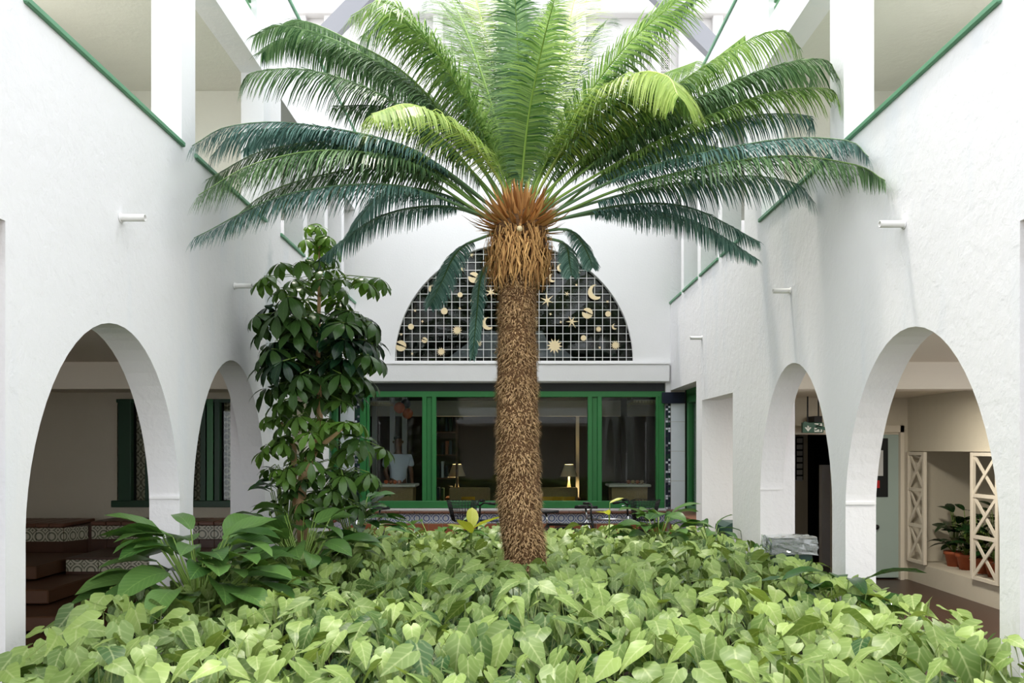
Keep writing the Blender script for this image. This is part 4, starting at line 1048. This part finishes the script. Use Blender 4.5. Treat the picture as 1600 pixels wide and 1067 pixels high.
px_, py_ = 2.24, 6.45; zc = .90
trim(MB().box(px_ - .15, px_ + .15, py_ - .10, py_ + .10, 0, zc), M_bin)
pl = thing('wrapped_crate', 'dark green crate wrapped in clear crumpled plastic beside the far right arch', 'crate', (px_, py_, zc))
q = MB(); x0, y0, h = .15, .1, .11
q.box(-x0, x0, -y0, y0, 0, .012)
for s in (-1, 1):
    q.box(-x0, x0, s * y0 - .006, s * y0 + .006, .0, .02); q.box(-x0 - .006, x0 + .006, s * y0 - .006, s * y0 + .006, h - .02, h); q.box(s * x0 - .006, s * x0 + .006, -y0, y0, h - .02, h)
    for k in range(9): xx = -x0 + 2 * x0 * k / 8; q.box(xx - .006, xx + .006, s * y0 - .005, s * y0 + .005, 0, h)
    for k in range(6): yy = -y0 + 2 * y0 * k / 5; q.box(s * x0 - .005, s * x0 + .005, yy - .006, yy + .006, 0, h)
    q.box(-x0, x0, s * y0 - .004, s * y0 + .004, .045, .06)
q.build('crate', M_bin, pl)
MB().box(-x0 + .02, x0 - .02, -y0 + .02, y0 - .02, .014, .075, .01).build('contents', M_dgreen, pl)
bm = bmesh.new(); bmesh.ops.create_cube(bm, size=1); bmesh.ops.subdivide_edges(bm, edges=bm.edges[:], cuts=6, use_grid_fill=True)
for v in bm.verts: v.co = Vector((v.co.x * .37, v.co.y * .26, v.co.z * .135 + .07)) + Vector((U(-.008, .008), U(-.008, .008), U(-.006, .006)))
q = MB(); q.add([v.co.copy() for v in bm.verts], [[v.index for v in f.verts] for f in bm.faces]); bm.free(); q.build('plastic_wrap', M_film, pl)

# ------------------------------------------------------------------ potted plants in the niche
pn = 0
for y, lab, n_l in [(9.25, 'nearest', 30), (9.55, 'second', 28), (9.85, 'third', 28), (10.12, 'farthest', 26), (8.75, 'lattice', 26)]:
    lb = {'nearest': 'terracotta pot with dark rubber leaves at the near end of the open niche', 'second': 'terracotta pot with dark leaves, second from the near end of the niche',
          'third': 'terracotta pot with dark leaves deep in the niche, third from the near end', 'farthest': 'terracotta pot with dark leaves by the lattice next to the glass door',
          'lattice': 'terracotta pot with dark leaves standing behind the near lattice screen'}[lab]
    t = thing('potted_rubber_plant', lb, 'plant', (5.62, y, .25))
    MB().lathe([(.085, 0), (.115, .15), (.13, .15), (.13, .19), (.11, .19), (.105, .17)], (0, 0, 0), 18).build('pot', M_potter, t)
    st = MB()
    for k in range(n_l):
        az = 2 * PI * k / n_l * 2.4 + U(-.3, .3); hh = .20 + .52 * k / n_l * U(.8, 1.1) + (.12 if lab == 'nearest' else 0) * (k > n_l - 4); r = U(.03, .12)
        p = Vector((math.cos(az) * r, math.sin(az) * r, hh)); st.tube([(0, 0, .16), (p.x * .4, p.y * .4, hh * .7), p], .005, 5)
        v, f, u = long_leaf(.22, U(.3, 1.0), .2, 5); q = MB(); d = Vector((math.cos(az), math.sin(az), U(-.2, .9))); fr = frame(p, d, roll=U(-.4, .4)) @ Matrix.Scale(U(.17, .27), 4)
        q.add([fr @ a for a in v], f, u, U(0, .3), True); q.build('leaf', M_dkl, t)
    st.build('stem', M_stem, t)

# ------------------------------------------------------------------ things inside the room
def rattan_chest(px0, px1, Y, lab):
    x0, x1 = PX(px0, Y), PX(px1, Y); zt = PZ(757, Y); t = thing('rattan_counter', lab, 'counter', ((x0 + x1) / 2, Y + .25, .25))
    w_ = (x1 - x0) / 2
    q = MB().prism([(-w_ * .86, 0), (w_ * .86, 0), (w_ * .96, zt - .29), (-w_ * .96, zt - .29)], 'Y', -.2, .2); q.build('basket_body', M_rattan, t)
    MB().box(-w_ * 1.12, w_ * 1.12, -.26, .26, zt - .29, zt - .25, .008).build('counter_top', M_creamp, t)
    for k in range(7): MB().box(-w_ * .95, w_ * .95, -.215, -.2, .06 + k * .09, .085 + k * .09, .003).build('rib', M_rattan, t)
    return t, zt
rattan_chest(590, 646, 12.4, 'rattan counter behind the left pane of the green window')
rattan_chest(955, 1014, 12.4, 'rattan counter behind the right pane of the green window')
def lumps(px0, px1, Y, py, cols, lab):
    nn = int((px1 - px0) / 7)
    for k in range(nn):
        p = P(px0 + (px1 - px0) * (k + .5) / nn, py, Y); r = .035
        o = MB().lathe([(.004, -r), (r * .8, -r * .6), (r, 0), (r * .8, r * .6), (.004, r * .8)], (0, 0, 0), 10).build('fruit', cols[k % len(cols)])
        o.location = (p.x, Y + .1, PZ(757, 12.4) + r); tag(o, '%s fruit of the row, %s' % (['leftmost', 'second', 'third', 'rightmost'][k], lab), 'fruit', lab)
lumps(598, 626, 12.5, 750, [M_orange, M_terra], 'orange fruit on the left rattan counter')
lumps(980, 1008, 12.5, 750, [M_terra, M_rattan], 'reddish fruit on the right rattan counter')
for k, (px, py, r, mm, lb) in enumerate([(624, 637, .09, M_orange, 'orange round paper lantern, the upper of two in the left pane'), (637, 646, .085, M_orange, 'orange round paper lantern, the lower of two in the left pane'), (634, 631, .08, M_navy, 'dark blue round paper lantern beside the orange ones')]):
    p = P(px, py, 12.6 + .12 * k); t = thing('paper_lantern', lb, 'lantern', p)
    MB().lathe([(.02, -r)] + [(r * math.cos(a), r * math.sin(a)) for a in [-.9, -.6, -.3, 0, .3, .6, .9]] + [(.02, r)], (0, 0, 0), 18).build('shade', mm, t)
    MB().tube([(0, 0, r), (0, 0, 2.62 - p.z)], .003, 5).build('cord', M_rubber, t)
for px0, px1, py, Y, lb in [(578, 612, 630, 12.5, 'cream ceiling rack in the left pane of the window'), (985, 1026, 628, 12.5, 'cream slatted ceiling rack in the right pane of the window')]:
    x0, x1, z = PX(px0, Y), PX(px1, Y), PZ(py, Y); t = thing('ceiling_rack', lb, 'rack', ((x0 + x1) / 2, Y, z)); w_ = (x1 - x0) / 2
    MB().box(-w_, w_, -.3, .3, 0, .02).build('tray', M_creamp, t)
    for k in range(9): MB().box(-w_ + 2 * w_ * k / 9, -w_ + 2 * w_ * k / 9 + .02, -.32, .32, -.03, 0).build('slat', M_shade, t)
    for s in (-1, 1): MB().tube([(s * w_ * .9, 0, .02), (s * w_ * .9, 0, 2.62 - z)], .006, 5).build('hanger', M_rubber, t)
def sofa(px0, px1, Y, lab):
    x0, x1 = PX(px0, Y), PX(px1, Y); t = thing('cane_sofa', lab, 'sofa', ((x0 + x1) / 2, Y, .25)); w_ = (x1 - x0) / 2
    MB().box(-w_, w_, -.35, .35, .22, .30, .02).build('seat_frame', M_rattan, t)
    MB().box(-w_ + .06, w_ - .06, -.3, .25, .302, .42, .03).build('seat_cushion', M_rattan, t)
    MB().box(-w_, w_, .27, .35, .3, .8, .02).build('backrest', M_rattan, t)
    for s in (-1, 1):
        MB().box(s * w_ - s * .05, s * w_, -.35, .27, .3, .58, .01).build('armrest', M_rattan, t)
        for f in (-.3, .3): MB().box(s * w_ - s * .06, s * w_ - s * .01, f - .025, f + .025, 0, .22).build('leg', M_rattan, t)
    return x0, x1
sofa(836, 905, 13.9, 'cane sofa under the table lamp, right of the palm trunk in the window')
sofa(700, 765, 13.9, 'cane sofa left of the palm trunk in the window')
for x_, Y, lb in ((PX(855, 13.8), 13.9, 'yellow cushion at the left end of the cane sofa right of the trunk'), (PX(873, 13.8), 13.9, 'yellow cushion in the middle of the cane sofa right of the trunk'), (PX(890, 13.8), 13.9, 'yellow cushion nearest the lamp on the cane sofa'), (PX(730, 13.8), 13.9, 'yellow cushion on the cane sofa left of the trunk')):
    q = MB(); vs = []; n_ = 6
    for i in range(n_ + 1):
        for j in range(n_ + 1):
            u, v = i / n_ * 2 - 1, j / n_ * 2 - 1; vs.append((u * .12, -.055 * ((1 - u * u) * (1 - v * v)) ** .4, v * .11))
    m0 = len(vs); vs += [(x, -y, z) for x, y, z in vs]
    fs = [(i * 7 + j, i * 7 + j + 1, (i + 1) * 7 + j + 1, (i + 1) * 7 + j) for i in range(6) for j in range(6)]; fs += [tuple(m0 + a for a in f) for f in fs]
    q.add(vs, fs, smooth=True); o = q.build('cushion', M_yellow); o.location = (x_, Y + .19, .25 + .42 + .11); tag(o, lb, 'cushion')
def tlamp(px, Y, lb, on=True):
    x = PX(px, Y); t = thing('table_lamp', lb, 'lamp', (x, Y, .85)); MB().lathe([(.07, 0), (.07, .02), (.02, .04), (.045, .15), (.015, .3), (.01, .42)], (0, 0, 0), 16).build('base', M_shade, t)
    q = MB(); n_ = 18; q.add([(r * math.cos(2 * PI * k / n_), r * math.sin(2 * PI * k / n_), z) for r, z in ((.16, .38), (.08, .60)) for k in range(n_)], [(k, (k + 1) % n_, n_ + (k + 1) % n_, n_ + k) for k in range(n_)], smooth=True); q.build('lamp_shade', M_shade, t)
    t2 = thing('side_table', 'side table under the ' + lb[lb.index('table lamp'):], 'table', (x, Y, .25)); MB().box(-.2, .2, -.2, .2, .56, .60, .01).build('tabletop', M_wood, t2)
    for a in (-1, 1):
        for b in (-1, 1): MB().box(a * .17 - .02, a * .17 + .02, b * .17 - .02, b * .17 + .02, 0, .56).build('leg', M_wood, t2)
    l = bpy.data.lights.new('lamp_bulb', 'POINT'); l.energy = 6; l.color = (1, .78, .5); l.shadow_soft_size = .05; lo = bpy.data.objects.new('lamp_bulb', l); C.objects.link(lo); lo.parent = t; lo.location = (0, 0, .47)
tlamp(889, 14.6, 'cream table lamp in the window right of the palm trunk'); tlamp(714, 14.8, 'cream table lamp in the window left of the palm trunk')
sh = thing('book_shelf', 'tall dark shelf seen through the window just right of the left mullion', 'shelf', (PX(690, 14.5), 14.5, .25))
for s in (-.28, .28): MB().box(s - .015, s + .015, -.15, .15, 0, 2.0).build('side_panel', M_wood, sh)
for k in range(5): MB().box(-.265, .265, -.15, .15, .1 + k * .42, .125 + k * .42).build('shelf', M_wood, sh)
bl = [M_paper, M_navy, M_terra, M_bikeblue, M_dgreen]
for k in range(5):
    for i in range(6):
        if (k * 7 + i) % 4 == 3: continue
        h = U(.2, .32); o = MB().box(-.022, .022, -.1, .1, 0, h, .003).build('book', bl[(i + k) % 5]); o.location = (PX(690, 14.5) - .2 + i * .075, 14.48, .25 + .1255 + k * .42)
        tag(o, '%s book, %s from the left on the %s board of the dark shelf' % (['grey', 'navy', 'brown', 'slate blue', 'green'][(i + k) % 5], ['first', 'second', 'third', 'fourth', 'fifth', 'last'][i], ['lowest', 'second lowest', 'middle', 'second highest', 'top'][k]), 'book', 'books on the dark shelf')

# person in a white T-shirt standing inside
def skin(name, joints, edges, m, parent, sub=2):
    me = bpy.data.meshes.new(name); me.from_pydata([j[:3] for j in joints], edges, []); o = bpy.data.objects.new(name, me); C.objects.link(o)
    o.modifiers.new('s', 'SKIN'); sv = me.skin_vertices[0].data
    for i, j in enumerate(joints): sv[i].radius = (j[3], j[4] if len(j) > 4 else j[3])
    sv[0].use_root = True
    s = o.modifiers.new('u', 'SUBSURF'); s.levels = sub; s.render_levels = sub
    bpy.context.view_layer.update(); nm = bpy.data.meshes.new_from_object(o.evaluated_get(bpy.context.evaluated_depsgraph_get())); bpy.data.objects.remove(o)
    nm.materials.clear(); nm.materials.append(m); nm.name = name
    for p in nm.polygons: p.use_smooth = True
    q = bpy.data.objects.new(name, nm); C.objects.link(q); q.parent = parent; return q
Yp = 13.1; per = thing('person', 'person in a white T-shirt and dark trousers standing inside behind the left pane', 'person', (PX(622, Yp), Yp, .25), math.radians(25))
J = [(0, 0, .92, .12, .09), (0, 0, 1.1, .11, .085), (0, 0, 1.32, .14, .09), (0, 0, 1.42, .05), (0, 0, 1.5, .05), (0, -.01, 1.58, .075, .085), (0, -.01, 1.68, .065, .075),
     (.17, 0, 1.36, .045), (.22, -.02, 1.10, .038), (.20, -.14, .90, .028), (-.17, 0, 1.36, .045), (-.22, -.02, 1.10, .038), (-.19, -.16, .92, .028),
     (.09, 0, .84, .085), (.10, -.01, .48, .058), (.10, .02, .09, .04), (.11, -.14, .04, .035), (-.09, 0, .84, .085), (-.10, .01, .48, .058), (-.10, .03, .09, .04), (-.11, -.13, .04, .035)]
E_ = [(0, 1), (1, 2), (2, 3), (3, 4), (4, 5), (5, 6), (2, 7), (7, 8), (8, 9), (2, 10), (10, 11), (11, 12), (0, 13), (13, 14), (14, 15), (15, 16), (0, 17), (17, 18), (18, 19), (19, 20)]
body = skin('body', J, E_, M_skin, per)
for s in (-1, 1):
    for k in range(4):
        b0 = Vector((s * .20 + s * .0, -.155 - .0 * k, .89)) + Vector((s * (-.024 + .016 * k), 0, -.02)); skin('finger', [(*b0, .008), (*(b0 + Vector((0, -.015, -.035))), .0075), (*(b0 + Vector((0, -.005, -.06 - .004 * (k in (1, 2))))), .006)], [(0, 1), (1, 2)], M_skin, body, 1)
    skin('thumb', [(s * .175, -.15, .885, .009), (s * .155, -.17, .87, .008), (s * .15, -.185, .85, .007)], [(0, 1), (1, 2)], M_skin, body, 1)
skin('t_shirt', [(0, 0, .86, .15, .115), (0, 0, 1.1, .135, .105), (0, 0, 1.33, .16, .11), (0, 0, 1.40, .09, .08), (.19, 0, 1.35, .07), (.225, -.01, 1.18, .065), (-.19, 0, 1.35, .07), (-.225, -.01, 1.18, .065)], [(0, 1), (1, 2), (2, 3), (2, 4), (4, 5), (2, 6), (6, 7)], M_shirt, per)
skin('trousers', [(0, 0, .90, .14, .11), (.09, 0, .80, .10), (.10, -.01, .48, .075), (.10, .02, .10, .06), (-.09, 0, .80, .10), (-.10, .01, .48, .075), (-.10, .03, .10, .06)], [(0, 1), (1, 2), (2, 3), (0, 4), (4, 5), (5, 6)], M_jeans, per)
skin('hair', [(0, .015, 1.62, .085, .09), (0, .01, 1.71, .08, .085)], [(0, 1)], M_hair, per)
for s in (-1, 1): 
    o = MB().lathe([(.002, -.01), (.01, 0), (.002, .01)], (0, 0, 0), 8).build('eye', M_hair, body); o.location = (s * .028, -.088, 1.615)
    o = MB().lathe([(.002, -.022), (.012, -.01), (.015, .01), (.002, .024)], (0, 0, 0), 8).build('ear', M_skin, body); o.location = (s * .08, .0, 1.60)
MB().prism([(-.094, 1.61), (-.094, 1.575), (-.118, 1.578)], 'X', -.011, .011).build('nose', M_skin, body)
MB().box(-.022, .022, -.092, -.084, 1.545, 1.552).build('mouth', M_terra, body)
